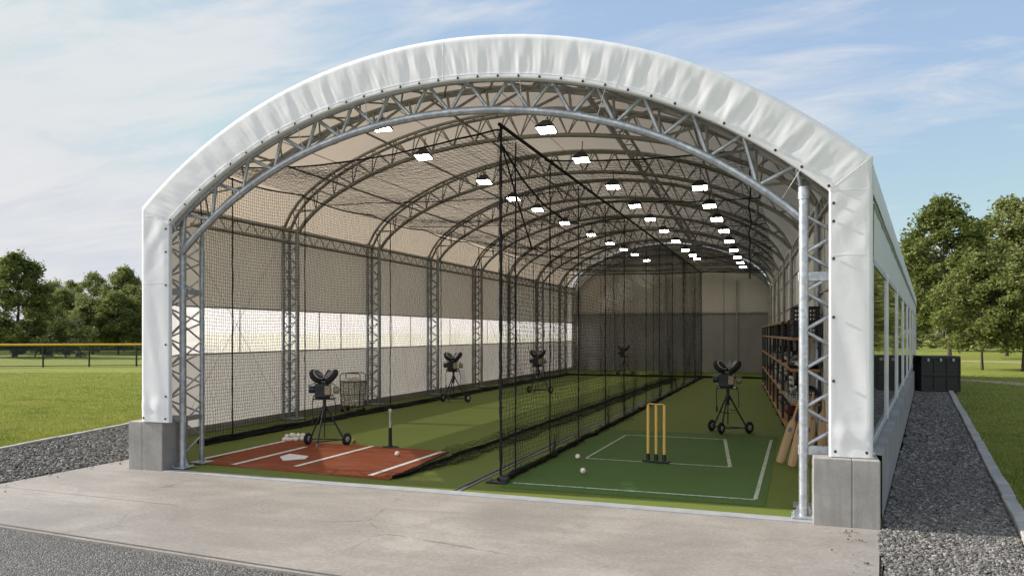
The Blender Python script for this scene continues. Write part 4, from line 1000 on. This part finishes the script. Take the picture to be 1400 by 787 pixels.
x, y = gp(797, 648); ball(x, y, .047, 'white ball nearest the white front line of the cricket lane', seam=True)
x, y = gp(790, 628); ball(x, y, .047, 'white ball with red seam at the corner of the crease box', seam=True)
c0 = Vector((*gp(390, 603.5), 0)); c1 = Vector((*gp(416, 602.5), 0))
for k in range(11):
    f = k / 10; p = c0.lerp(c1, f); ball(p.x + random.uniform(-.03, .03), p.y + random.uniform(-.07, .1), .042, 'white ball in the heap at the back corner of the red mat', 'heap of balls behind the mat')
for k in range(8):
    f = .08 + k / 8.5; p = c0.lerp(c1, f); ball(p.x, p.y + .02 + random.uniform(-.02, .05), .098 + random.uniform(-.01, .006), 'white ball in the heap at the back corner of the red mat', 'heap of balls behind the mat')
# ball cart
BX, BY = -9.40, 15.62
ct = thing('ball_cart', 'black wire cart heaped with white balls against the left wall', 'ball cart', (BX, BY, .004), R(12))
fr = MB(); z0, z1 = .13, .70
hoop = lambda r, z, n=28: [(r * math.cos(q), r * math.sin(q), z) for q in np.linspace(0, 2 * math.pi, n + 1)[:-1]]
for r, z, th in ((.27, z0, .010), (.285, .40, .005), (.30, z1, .011)): fr.tube(hoop(r, z), th, 6, closed=True)
for k in range(14):
    q = 2 * math.pi * (k + .5) / 14; fr.tube([(.27 * math.cos(q), .27 * math.sin(q), z0), (.30 * math.cos(q), .30 * math.sin(q), z1)], .009 if k % 4 == 0 else .0045, 5)
for k in range(7): x = -.24 + .08 * k; yy = math.sqrt(.27 ** 2 - x * x); fr.tube([(x, -yy, z0), (x, yy, z0)], .006, 4)
fr.build('basket', M_blackm, ct)
for sgn in (-1, 1):
    y = .19 * sgn; W = .235
    MB().tube([(-W, y, z1), (-W, y, .84), (-W + .05, y, .88), (W - .05, y, .88), (W, y, .84), (W, y, z1)], .010, 7).build('handle', M_blackm, ct)
for sx_ in (-1, 1):
    for sy_ in (-1, 1):
        k = MB().tube([(sx_ * .19, sy_ * .19, .06), (sx_ * .19, sy_ * .19, z0)], .010, 6).build('castor', M_blackm, ct); MB().disc((sx_ * .19, sy_ * .19, .04), (0, 1, 0), .038, 12, .028, .006).build('castor_wheel', M_rubber, k)
random.seed(11); CAM_A = math.atan2(-BY, -BX)
def cart_ball(x, y, z): ball(BX + x, BY + y, z + .004, 'white ball heaped in the black wire cart', 'balls in the wire cart', r=1.06)
for lz in range(9):
    z = z0 + .045 + lz * .064; rr = .222 + .03 * lz / 8; n_r = 20
    for k in range(n_r):
        q = 2 * math.pi * (k + .5 * (lz % 2)) / n_r; dq = (q - CAM_A + math.pi) % (2 * math.pi) - math.pi
        if abs(dq) > 1.95: continue
        r_ = rr + random.uniform(-.012, .008); cart_ball(r_ * math.cos(q), r_ * math.sin(q), z + random.uniform(-.012, .012))
for lv, (rmax, z) in enumerate(((.19, .66), (.20, .705), (.12, .755))):
    n_r = (14, 20, 8)[lv]
    for k in range(n_r):
        r_ = rmax * math.sqrt((k + .5) / n_r); q = k * 2.39996 + lv; cart_ball(r_ * math.cos(q), r_ * math.sin(q), z + random.uniform(-.008, .008))
# ------------------------------------------------------------------ tee, stumps
tx, ty = gp(533.5, 612.5); te = thing('batting_tee', 'black and grey batting tee standing on the back edge of the red mat', 'batting tee', (tx, ty, .01))
MB().prism([(.12 * math.cos(a) * 1.25, .10 * math.sin(a)) for a in np.linspace(0, 6.283, 7)[:-1]], 0, .02).build('base', M_rubber, te)
MB().lathe([(.045, .02), (.03, .05), (.026, .30), (.026, .315)], 14).build('lower_stem', M_rubber, te)
MB().lathe([(.018, .30), (.018, .55), (.024, .56), (.026, .60), (.020, .605), (.001, .605)], 14).build('upper_stem', M_teew, te)
sx, sy = gp(897, 632.5); cs = thing('cricket_stumps', 'set of three yellow wooden stumps with bails on a black base', 'stumps', (sx, sy, .012), R(-8))
MB().box((0, 0, .014), (.37, .11, .028), None, .006, 2).build('base', M_black, cs)
for i in (-1, 0, 1):
    s_ = MB().lathe([(.020, .09), (.020, .78), (.016, .795), (.001, .797)], 14, Matrix.Translation((i * .115, 0, 0))).build('stump', M_stump, cs)
    MB().lathe([(.030, .028), (.026, .11), (.026, .115), (.001, .115)], 14, Matrix.Translation((i * .115, 0, 0))).build('socket', M_black, s_)
for s in (-1, 1):
    MB().tube([(s * .0575 - .055, 0, .803), (s * .0575 - .02, 0, .803), (s * .0575 + .02, 0, .803), (s * .0575 + .055, 0, .803)], [.006, .009, .009, .006], 8).build('bail', M_stump, cs)
# ------------------------------------------------------------------ shelving
def rx(Y): return -0.061 * (Y - 14.2)
RA = math.atan(.061)
racks = []
RL = 1.86; RD = .44
def rack_y(i): return 13.25 if i == 0 else 14.18 + i * 1.90
def make_rack(Y, i, shelves):
    RL = 2.79 if i == 0 else 1.86; fo = .93 if i == 0 else 0
    t_ = thing('shelving_rack', 'black and wood shelving rack, %s from the opening along the right wall' % ORD[i], 'shelving rack', (rx(Y), Y, .004), RA, 'shelving racks along the right wall')
    for (x, y) in ((.02, .02 + fo), (RD - .02, .02), (.02, RL - .02), (RD - .02, RL - .02)): MB().box((x, y, 1.01), (.045, .045, 2.02), None, .004, 1).build('post', M_blackm, t_)
    for z in shelves: MB().box((RD / 2 - .01, RL / 2 - (.0), z), (RD - .005, RL + (.0 if i else .04), .045), None, .004, 1).build('shelf', M_shelf, t_)
    for z in (.4, 1.5): MB().tube([(RD - .02, .02, z), (RD - .02, RL - .02, z + .4)], .008, 5).build('brace', M_blackm, t_)
    return t_
for i in range(7):
    racks.append(make_rack(rack_y(i), i, [.13, .66, 1.20, 1.70] + ([2.0] if i else [])))
def on_rack(i, fx, fy, shelf):
    z = ([.13, .66, 1.20, 1.70, 2.0][shelf]) + .0225 + .004; Y = rack_y(i)
    v_ = Matrix.Rotation(RA, 3, 'Z') @ Vector((fx, fy, 0)); return (rx(Y) + v_.x, Y + v_.y, z)
SHN = ['bottom shelf', 'second shelf', 'third shelf', 'fourth shelf', 'top shelf']
# black crates
def make_crate(label):
    k = thing('storage_crate', label, 'crate', group='black plastic crates on the shelves'); w_, d_, h_ = .40, .52, .235
    mb = MB(); mb.box((0, 0, .008), (w_, d_, .016))
    for s in (-1, 1):
        for z in (.02, .085, .15, .222): mb.box((0, s * (d_ / 2 - .008), z), (w_, .016, .026)); mb.box((s * (w_ / 2 - .008), 0, z), (.016, d_ - .034, .026))
        for x in np.linspace(-w_ / 2 + .015, w_ / 2 - .015, 9): mb.box((x, s * (d_ / 2 - .0085), .12), (.016, .013, .19))
        for y in np.linspace(-d_ / 2 + .03, d_ / 2 - .03, 10): mb.box((s * (w_ / 2 - .0085), y, .12), (.013, .016, .19))
    mb.build('lattice_body', M_black, k)
    r_ = MB(); r_.tube([(-w_ / 2, -d_ / 2, h_), (w_ / 2, -d_ / 2, h_), (w_ / 2, d_ / 2, h_), (-w_ / 2, d_ / 2, h_)], .014, 6, closed=True); r_.build('rim', M_black, k)
    return k
cr0 = make_crate('black lattice crate on the nearest rack, lower of its stack'); p = on_rack(0, .22, .32, 3); cr0.location = p; cr0.rotation_euler = (0, 0, RA)
dup(cr0, (p[0], p[1], p[2] + .25), RA + .03, 'black lattice crate on the nearest rack, upper of its stack')
for i, fy, s in ((1, .4, 3), (2, 1.2, 3), (3, .5, 2), (4, .6, 3)):
    dup(cr0, on_rack(i, .22, fy, s), RA, 'black lattice crate on the %s of the %s rack from the opening' % (SHN[s], ORD[i]))
# helmets
def make_helmet(label):
    k = thing('helmet', label, 'helmet', group='helmets on the shelves')
    mb = MB(); prof = [(.001, .235)] + [(.125 * math.cos(a), .11 + .125 * math.sin(a)) for a in np.linspace(1.45, -.25, 12)] + [(.118, .06), (.110, .062)]
    mb.lathe(prof, 24, Matrix.Diagonal((.92, 1.12, 1, 1))); mb.build('shell', M_helm, k)
    MB().prism([(x, y) for x, y in ((-.10, -.115), (-.07, -.185), (0, -.205), (.07, -.185), (.10, -.115))], .118, .130).build('peak', M_helm, k)
    g_ = MB()
    for z in (.015, .045, .075, .1): g_.tube([(-.105, -.05, z), (-.085, -.14, z - .005), (0, -.175, z - .01), (.085, -.14, z - .005), (.105, -.05, z)], .0055, 5)
    for x in (-.075, -.03, .03, .075): g_.tube([(x, -.155 + abs(x) * .35, .0), (x, -.155 + abs(x) * .35, .115)], .0055, 5)
    g_.build('grille', M_silver, k)
    return k
h0 = make_helmet('glossy black helmet with silver grille at the near end of the second shelf'); h0.location = on_rack(0, .13, .17, 1); h0.rotation_euler = (0, 0, R(-28)); h0.scale = (1.12,) * 3
dup(h0, on_rack(0, .30, .22, 1), R(20), 'black helmet tucked behind the front column on the second shelf')
for (i, fx, fy, s) in ((0, .14, .85, 1), (1, .14, .5, 1), (1, .14, 1.2, 1), (2, .14, .6, 1), (2, .14, .5, 2), (3, .14, .7, 1)):
    dup(h0, on_rack(i, fx, fy, s), R(random.uniform(-60, 40)), 'black helmet on the %s of the %s rack from the opening%s' % (SHN[s], ORD[i], {(.85): '', .5: ', near end', 1.2: ', far end'}.get(fy, '')))
for (fx, fy, s, lb) in ((.15, 1.75, 1, 'black helmet deep on the second shelf of the nearest rack, by the far post'), (.15, 1.7, 2, 'black helmet on the third shelf of the nearest rack, by the far post'), (.16, 2.3, 1, 'black helmet at the far end of the second shelf of the nearest rack')): dup(h0, on_rack(0, fx, fy, s), R(-20 + fy * 9), lb)
# gloves
def make_glove(label):
    k = thing('batting_glove', label, 'glove', group='padded gloves on the shelves')
    mb = MB(); mb.sphere((0, 0, .045), .06, 10, 7, (1, 1.1, .65)); mb.tube([(0, .05, .045), (0, .13, .05)], [.045, .06], 10); mb.build('palm', M_black, k)
    for i, (x, l) in enumerate(((-.05, .085), (-.018, .105), (.016, .10), (.048, .08))):
        f = MB().tube([(x, -.045, .06), (x * 1.15, -.045 - l * .6, .068), (x * 1.2, -.045 - l, .04)], [.019, .019, .014], 8); f.build('finger', M_glove if i % 2 == 0 else M_black, k)
    MB().tube([(.055, .0, .05), (.095, -.045, .055), (.10, -.08, .04)], [.02, .02, .015], 8).build('thumb', M_glove, k)
    for y in (-.02, .012, .045): MB().box((0, y, .088 - abs(y) * .1), (.09, .018, .02), None, .006, 2).build('pad', M_glove, k)
    return k
random.seed(3)
g0 = make_glove('black and white padded glove at the near end of the third shelf'); g0.location = on_rack(0, .10, .14, 2); g0.rotation_euler = (0, 0, R(30)); g0.scale = (1.25,) * 3
gl_pos = [(0, .26, .12, 2, 'black and white padded glove in the middle of the nearest third shelf'), (0, .17, .30, 2, 'black and white padded glove behind the front pair on the third shelf'), (0, .36, .2, 2, 'black and white padded glove by the back post of the nearest rack'), (1, .12, .3, 2, 'padded glove on the third shelf of the second rack'), (2, .12, .9, 2, 'padded glove on the third shelf of the third rack')]
for (i, fx, fy, s, lb) in gl_pos: dup(g0, on_rack(i, fx, fy, s), R(random.uniform(-90, 90)), lb)
# kit bags and leg pads
def make_bag(label, mat, L_=.5):
    k = thing('kit_bag', label, 'bag', group='kit bags on the shelves'); mb = MB()
    n = 12; pts = [(0, -L_ / 2 + L_ * i / n, .11 + .006 * mnoise.noise((i * .7, L_, 1))) for i in range(n + 1)]
    mb.tube(pts, [.06] + [.105 + .014 * mnoise.noise((i * .9, 2, L_)) for i in range(n - 1)] + [.06], 12); mb.build('body', mat, k)
    for s in (-1, 1): MB().tube([(s * .05, -L_ * .22, .20), (s * .07, -L_ * .12, .27), (s * .07, L_ * .12, .265), (s * .05, L_ * .22, .20)], .009, 5).build('handle', M_black, k)
    MB().tube([(0, -L_ * .42, .212), (0, L_ * .42, .212)], .006, 4).build('zip', M_rim, k)
    return k
b0 = make_bag('black kit bag on the third shelf of the nearest rack', M_black); b0.location = on_rack(0, .2, .95, 2); b0.rotation_euler = (0, 0, RA)
b1 = make_bag('blue kit bag on the bottom shelf of the nearest rack', M_blue, .55); b1.location = on_rack(0, .2, 1.3, 0); b1.rotation_euler = (0, 0, RA)
b2 = make_bag('dark red kit bag near the post on the bottom shelf', M_red, .5); b2.location = on_rack(0, .2, .42, 0); b2.rotation_euler = (0, 0, RA)
cols = ['black', 'blue', 'dark red']
for j, (i, fy, s) in enumerate(((1, .9, 2), (1, 1.4, 3), (1, .5, 0), (1, 1.4, 0), (2, 1.3, 2), (2, 1.3, 1), (2, .6, 0), (3, 1.3, 2), (3, 1.3, 1), (3, .6, 3), (4, .7, 1), (4, .8, 2), (5, .8, 1), (5, .8, 2), (0, 1.35, 1))):
    src = (b0, b1, b2)[j % 3]; dup(src, on_rack(i, .2, fy, s), RA + random.uniform(-.1, .1), '%s kit bag, %s end of the %s, %s rack from the opening' % (cols[j % 3], 'near' if fy < .95 else 'far', SHN[s], ORD[i]))
def make_pad(label):
    k = thing('leg_pad', label, 'leg pad', group='leg pads stood on the shelves')
    for i in range(5): MB().tube([(-.08 + i * .04, 0, .02), (-.08 + i * .04, -.02 - .02 * math.sin(i * .8), .2), (-.08 + i * .04, 0, .40)], .021, 8).build('cane', M_glove, k)
    MB().box((0, -.02, .24), (.2, .06, .08), None, .025, 2).build('knee_roll', M_black, k)
    for z in (.1, .34): MB().box((0, -.026, z), (.205, .012, .03), None, .003, 1).build('strap', M_black, k)
    return k
q0 = make_pad('white leg pad stood on the second shelf of the nearest rack'); q0.location = on_rack(0, .09, .62, 1); q0.rotation_euler = (R(8), 0, R(-75))
for (i, fy, s) in ((1, .85, 1), (2, .2, 1), (2, .9, 0), (3, .25, 1)):
    o = dup(q0, on_rack(i, .12, fy, s), R(-70), 'white leg pad stood on the %s of the %s rack from the opening' % (SHN[s], ORD[i]))
# bats
def make_bat(label):
    k = thing('cricket_bat', label, 'cricket bat', group='wooden cricket bats')
    W = .054; pr = []
    for z, w_, th in ((.0, .036, .010), (.008, .046, .016), (.03, W, .022), (.12, W, .034), (.30, W, .036), (.46, W * .98, .026), (.54, W * .9, .020), (.575, .03, .017), (.60, .018, .016)):
        pr.append([(-w_, -.006, z), (-w_ * .9, -.012, z), (0, -.014, z), (w_ * .9, -.012, z), (w_, -.006, z), (w_, .004, z), (w_ * .4, th * .7, z), (0, th, z), (-w_ * .4, th * .7, z), (-w_, .004, z), (-w_, -.006, z)])
    mb = MB(); mb.grid(pr); mb.add(pr[0][:-1], [tuple(reversed(range(10)))]); mb.build('blade', M_bat, k)
    MB().tube([(0, 0, .57), (0, 0, .86)], [.017, .0165], 12).build('handle', M_grip, k)
    MB().add([(-.022, -.0152, .42), (.022, -.0152, .42), (.022, -.0152, .47), (0, -.0152, .485), (-.022, -.0152, .47)], [(0, 1, 2, 3, 4)]).build('sticker', M_stick, k)
    return k
bt = make_bat('cricket bat leaning on the racks, leftmost of the leaning bats')
def lean(o, base, top):
    b_, t_ = Vector(base), Vector(top); d = (t_ - b_).normalized(); o.location = b_
    zx = d; yb = Vector((.15, 1, 0)); xx = yb.cross(zx).normalized(); yy = zx.cross(xx)
    o.rotation_euler = Matrix((xx, yy, zx)).transposed().to_euler()
X1, Y1 = gp(1066, 634); lean(bt, (X1, Y1, .02), (X1 + .255, Y1 + .18, .86)); bt.scale = (1.02, 1.02, 1.06)
X2, Y2 = gp(1082, 639)
o = dup(bt, (0, 0, 0), 0, 'cricket bat leaning on the racks, second from the left'); lean(o, (X2, Y2, .02), (X2 + .19, Y2 + .16, .86)); o.scale = (1.02, 1.02, 1.06)
X3, Y3 = gp(1100, 637)
o = dup(bt, (0, 0, 0), 0, 'cricket bat leaning half hidden behind the right front column'); lean(o, (X3, Y3, .02), (X3 + .10, Y3 + .24, .86)); o.scale = (1.02, 1.02, 1.06)
for i, (dx, lb) in enumerate(((.36, 'cricket bat stood upright behind the lattice of the right column, left of two'), (.51, 'cricket bat stood upright behind the lattice of the right column, right of two'))):
    o = dup(bt, (0, 0, 0), 0, lb); lean(o, (dx - .03, 12.85 - i * .12, .02), (dx + .02, 13.18 - i * .1, .86)); o.scale = (1.1, 1.1, 1.06)
# ------------------------------------------------------------------ storage box outside
bx = thing('storage_box', 'large black ribbed storage box at the end of the gravel path', 'storage box', (4.33, 27.15, 0), R(8))
w_, d_, h_ = 1.08, .85, 1.06
MB().box((0, 0, h_ / 2 + .03), (w_ - .03, d_ - .03, h_ - .06), None, .02, 2).build('body', M_black, bx)
rb = MB()
for x in (-.53, -.18, .18, .53): rb.box((x, -d_ / 2 + .002, h_ / 2), (.05, .05, h_ - .04), None, .01, 1)
for z in (.05, .52, 1.03): rb.box((0, -d_ / 2, z), (w_, .056, .06), None, .01, 1)
for x in (-.53, .53):
    for y in np.linspace(-.4, .4, 5): rb.box((x, y, h_ / 2), (.035, .05, h_ - .06), None, .006, 1)
for z in np.linspace(.14, .96, 9): rb.box((0, -d_ / 2 + .006, z), (w_ - .06, .02, .02))
rb.build('rib', M_black, bx)
MB().box((0, 0, h_ + .015), (w_ + .03, d_ + .03, .05), None, .015, 2).build('lid', M_black, bx)
for x in (-.35, 0, .35): MB().box((x, -d_ / 2 - .028, .98), (.06, .02, .09), None, .005, 1).build('latch', M_rim, bx)
for x in (-.4, .4): MB().box((x, 0, .02), (.12, d_, .06)).build('skid', M_black, bx)
# ------------------------------------------------------------------ outfield fence
fA, fB = Vector((*gp(-120, 502.5), 0)), Vector((*gp(300, 499.0), 0))
fc = thing('outfield_fence', 'low ballpark fence with yellow top rail and dark windscreen', 'fence')
n = 8; dF = (fB - fA); un = dF.normalized(); ft = 1.17
posts = [at_depth(px, None) if False else None for px in ()]
L_ = dF.length
for px in (-75, -12, 51, 114, 180, 246):
    f = (px + 120) / 420; p = fA.lerp(fB, f); MB().tube([(p.x, p.y, -.03), (p.x, p.y, ft + .02)], .045, 8).build('post', M_post, fc)
MB().tube([fA + Vector((0, 0, ft)), fB + Vector((0, 0, ft))], .06, 8).build('top_rail', M_yell, fc)
MB().tube([fA + Vector((0, 0, .04)), fB + Vector((0, 0, .04))], .02, 6).build('bottom_wire', M_post, fc)
nn = Vector((-un.y, un.x, 0)) * .06
rws = []
for z in (.62, .8, 1.0, ft - .04): rws.append([fA.lerp(fB, i / 60) + nn + Vector((0, 0, z)) + nn * .4 * mnoise.noise((i * .6, z, 2)) for i in range(61)])
MB().grid(rws).build('windscreen', M_screen, fc)
mb = MB(); k = int(L_ / .11)
for i in range(k):
    a = fA + un * (i * .11); 
    for s in (-1, 1):
        b = a + un * (s * .62); mb.tube([a + Vector((0, 0, .03)), b + Vector((0, 0, .65))], .004, 3, False)
mb.build('chain_link', M_post, fc)
# ------------------------------------------------------------------ trees
def make_tree_mesh(seed, h, rad, trunk_h, n_clump, n_leaf, lsz, shape, trunk_r, sparse=0.0):
    r0 = np.random.default_rng(seed); random.seed(seed)
    tr = MB(); lean_ = (random.uniform(-.03, .03), random.uniform(-.03, .03))
    tp = [Vector((lean_[0] * h * f + .12 * math.sin(f * 5 + seed), lean_[1] * h * f, h * .93 * f)) for f in np.linspace(0, 1, 9)]
    tr.tube(tp, [trunk_r * (1.35 if i == 0 else 1) * (1 - .88 * i / 8) for i in range(9)], 8)
    clumps = []
    for i in range(n_clump):
        f = (i + .5) / n_clump; zz = trunk_h + (h - trunk_h) * (f ** .9)
        q = (zz - trunk_h) / (h - trunk_h)
        if shape == 'oval': prof = (math.sin(math.pi * min(1, (q * .90 + .10)) ** .82) ** .8)
        elif shape == 'cone': prof = (1 - q) ** .65 * (.55 + .45 * min(1, q * 5)) + .06
        else: prof = (1 - (2 * q - .75) ** 2 * .55) if q < .9 else .5
        rr = rad * prof * (.38 + .62 * math.sqrt(r0.random())) * r0.uniform(.8, 1.12); a = r0.uniform(0, 6.283) if i % 2 else i * 2.399
        c = Vector((rr * math.cos(a) + lean_[0] * zz, rr * math.sin(a) + lean_[1] * zz, zz + r0.uniform(-.3, .3)))
        clumps.append((c, r0.uniform(.5, 1.1) * rad * .25))
        zt = max(trunk_h * .75, zz - rr * r0.uniform(.35, .8)); base = Vector((lean_[0] * zt, lean_[1] * zt, zt)); mid = base.lerp(c, .5) + Vector((0, 0, -.12 * rr))
        if i % 2 == 0 or rr > rad * .6: tr.tube([base, mid, c], [trunk_r * .28 * (1 - .5 * q), trunk_r * .16, .012], 5, False)
    V = []; per = n_leaf // n_clump
    C = []
    for c, cr_ in clumps:
        m = int(per * r0.uniform(.6, 1.4)); u = r0.normal(size=(m, 3)); u /= np.linalg.norm(u, axis=1)[:, None]
        rad_ = cr_ * (r0.random(m) ** .45)[:, None] * np.array([[1.05, 1.05, .85]]); jit = 1 + .35 * np.sin(u[:, 0:1] * 4 + c.x * 3) * np.cos(u[:, 1:2] * 5 + c.y)
        C.append(np.array(c)[None] + u * rad_ * jit)
    C = np.concatenate(C); m = len(C)
    ax = r0.normal(size=(m, 3)); ax[:, 2] *= .5; ax /= np.linalg.norm(ax, axis=1)[:, None]
    nn_ = r0.normal(size=(m, 3)); nn_[:, 2] += .9; b = np.cross(nn_, ax); b /= np.linalg.norm(b, axis=1)[:, None] + 1e-9
    s = lsz * r0.uniform(.6, 1.35, (m, 1)); up = np.cross(ax, b)
    q = np.stack([C - ax * s * .5, C + b * s * .30 + up * s * .1, C + ax * s * .55, C - b * s * .30 + up * s * .1], 1).reshape(-1, 3)
    return tr, q, np.arange(m * 4).reshape(-1, 4)
PROT = {}
def proto(key, *a, mat):
    tr, q, f = make_tree_mesh(*a)
    PROT[key] = (tr, q, f, mat, None)
def tree(name, label, cat, key, px, d, top_y, group, rz=0.0, sxy=1.0, xy=None, base=-.03):
    tr, q, f, mat, meshes = PROT[key]
    if xy is None: xy = at_depth(px, d)
    o = thing(name, label, cat, (xy[0], xy[1], base), rz, group)
    if meshes is None:
        a = tr.build('trunk', M_bark, o); b = np_mesh('crown', q, f, mat, o); PROT[key] = (tr, q, f, mat, (a.data, b.data))
    else:
        a = bpy.data.objects.new('trunk', meshes[0]); b = bpy.data.objects.new('crown', meshes[1])
        for k_ in (a, b): COL.objects.link(k_); k_.parent = o
    z = H + (HY - top_y) / F * d if d else top_y
    s = z / PROT_H[key] * .955; o.scale = (s * sxy, s * sxy, s); return o
PROT_H = dict(A=10, B=10, C=10, D=10, E=10, S=3)
proto('A', 1, 10, 3.3, 2.6, 120, 24000, .25, 'oval', .12, mat=M_leafA)
proto('B', 2, 10, 3.6, 2.2, 110, 21000, .25, 'oval', .10, mat=M_leafB)
proto('C', 3, 10, 3.4, 1.8, 105, 19000, .26, 'round', .12, mat=M_leafC)
proto('D', 4, 10, 3.0, 3.2, 60, 9000, .25, 'oval', .11, mat=M_leafB)
proto('E', 5, 10, 3.4, 1.2, 100, 20000, .25, 'cone', .17, mat=M_leafA)
proto('S', 6, 3, 1.9, .25, 45, 5500, .20, 'round', .05, mat=M_leafC)
GL = 'trees beyond the outfield fence'
tree('tree', 'tallest dark tree with a straight trunk left of the field', 'tree', 'E', 22, 58, 343, GL, .4, 1.25)
tree('tree', 'dark tree cut by the left edge of the photo', 'tree', 'A', -32, 60, 372, GL, 1.7, 1.1)
tree('tree', 'pale hazy tree far behind, right of the tallest dark tree', 'tree', 'C', 68, 105, 383, GL, .2, 1.0)
tree('tree', 'small distant tree top between two hazy crowns', 'tree', 'D', 96, 100, 382, GL, 2.2, .95)
tree('tree', 'sparse topped tree rising behind the middle of the tree line', 'tree', 'D', 128, 84, 370, GL, .9, .9)
tree('tree', 'tall full tree nearest the white corner post', 'tree', 'B', 168, 78, 365, GL, 1.1, 1.0)
tree('tree', 'olive tree at the centre of the tree line, in front', 'tree', 'C', 127, 66, 404, GL, 3.0, 1.35)
tree('tree', 'olive tree with a broad crown just left of the corner post', 'tree', 'B', 163, 66, 400, GL, 4.0, 1.35)
tree('tree', 'round tree half behind the white corner post', 'tree', 'C', 196, 68, 388, GL, 5.0, 1.2)
tree('tree', 'mid green tree standing behind the low shrub', 'tree', 'B', 88, 74, 396, GL, 2.5, 1.25)
tree('tree', 'tree hidden mostly behind the hall, beyond the fence', 'tree', 'A', 236, 72, 380, GL, 2.0, 1.2)
tree('shrub', 'low pale shrub right of the tallest dark tree', 'shrub', 'S', 90, 58, 438, GL, .3, 1.25)
tree('shrub', 'low shrub at the foot of the tallest dark tree', 'shrub', 'S', 48, 60, 452, GL, 1.3, 1.6)
for i, px in enumerate((-60, -20, 20, 62, 100, 140, 180, 220)):
    tree('shrub', 'dark undergrowth shrub below the left tree line', 'shrub', 'S', px, 84 + (i * 7) % 9, 440, 'undergrowth below the left tree line', i * 1.3, 2.3)
GR = 'trees on the right lawn'
tree('tree', 'tall broad tree just right of the hall, behind the storage box', 'tree', 'A', 1297, 56, 270, GR, .8, 0.95)
tree('tree', 'slim trunked young tree in the middle of the right lawn', 'tree', 'B', 1344, 38.5, 345, GR, 2.0, 1.1)
tree('tree', 'young tree at the right edge of the photo', 'tree', 'B', 1400, 37.5, 345, GR, 3.4, 1.05)
tree('tree', 'tall sparse tree behind the right lawn with bare upper limbs', 'tree', 'D', 1378, 62, 266, GR, .3, .9)
tree('tree', 'tall tree behind, cut by the right edge of the photo', 'tree', 'C', 1425, 60, 272, GR, 1.4, 1.2)
tree('tree', 'dark tree filling the gap behind the two young trees', 'tree', 'A', 1345, 75, 330, GR, 2.6, 1.2)
tree('tree', 'dark tree behind the far corner of the hall', 'tree', 'A', 1250, 80, 340, GR, 4.6, 1.2)
for i, px in enumerate((1245, 1272, 1300, 1325, 1352, 1378, 1405, 1435)):
    tree('shrub', 'green shrub in the hedge row beyond the right lawn', 'shrub', 'S', px, 88 + (i * 5) % 8, 462 - (i * 5) % 9, 'shrubs in the far hedge row', i * 1.1, 1.7)
for i, (px, ty_) in enumerate(((1240, 405), (1290, 398), (1340, 408), (1392, 400), (1440, 404))):
    tree('tree', 'dark woodland tree far beyond the right hedge row', 'tree', 'C', px, 108 + (i * 7) % 10, ty_, 'woodland beyond the hedge row', i * 1.9, 1.7)
for i, (x, y, z, k_, lb) in enumerate(((15, 24, 8.5, 'A', 'first'), (17, 33, 9.5, 'B', 'second'), (21, 43, 10, 'A', 'third'), (13, 15, 8, 'C', 'nearest'))):
    tree('tree', 'leafy tree on the lawn out of the photo to the right, %s of them' % lb, 'tree', k_, 0, None, z, 'trees mirrored in the side windows', i * 1.2, 1.1, (x, y))
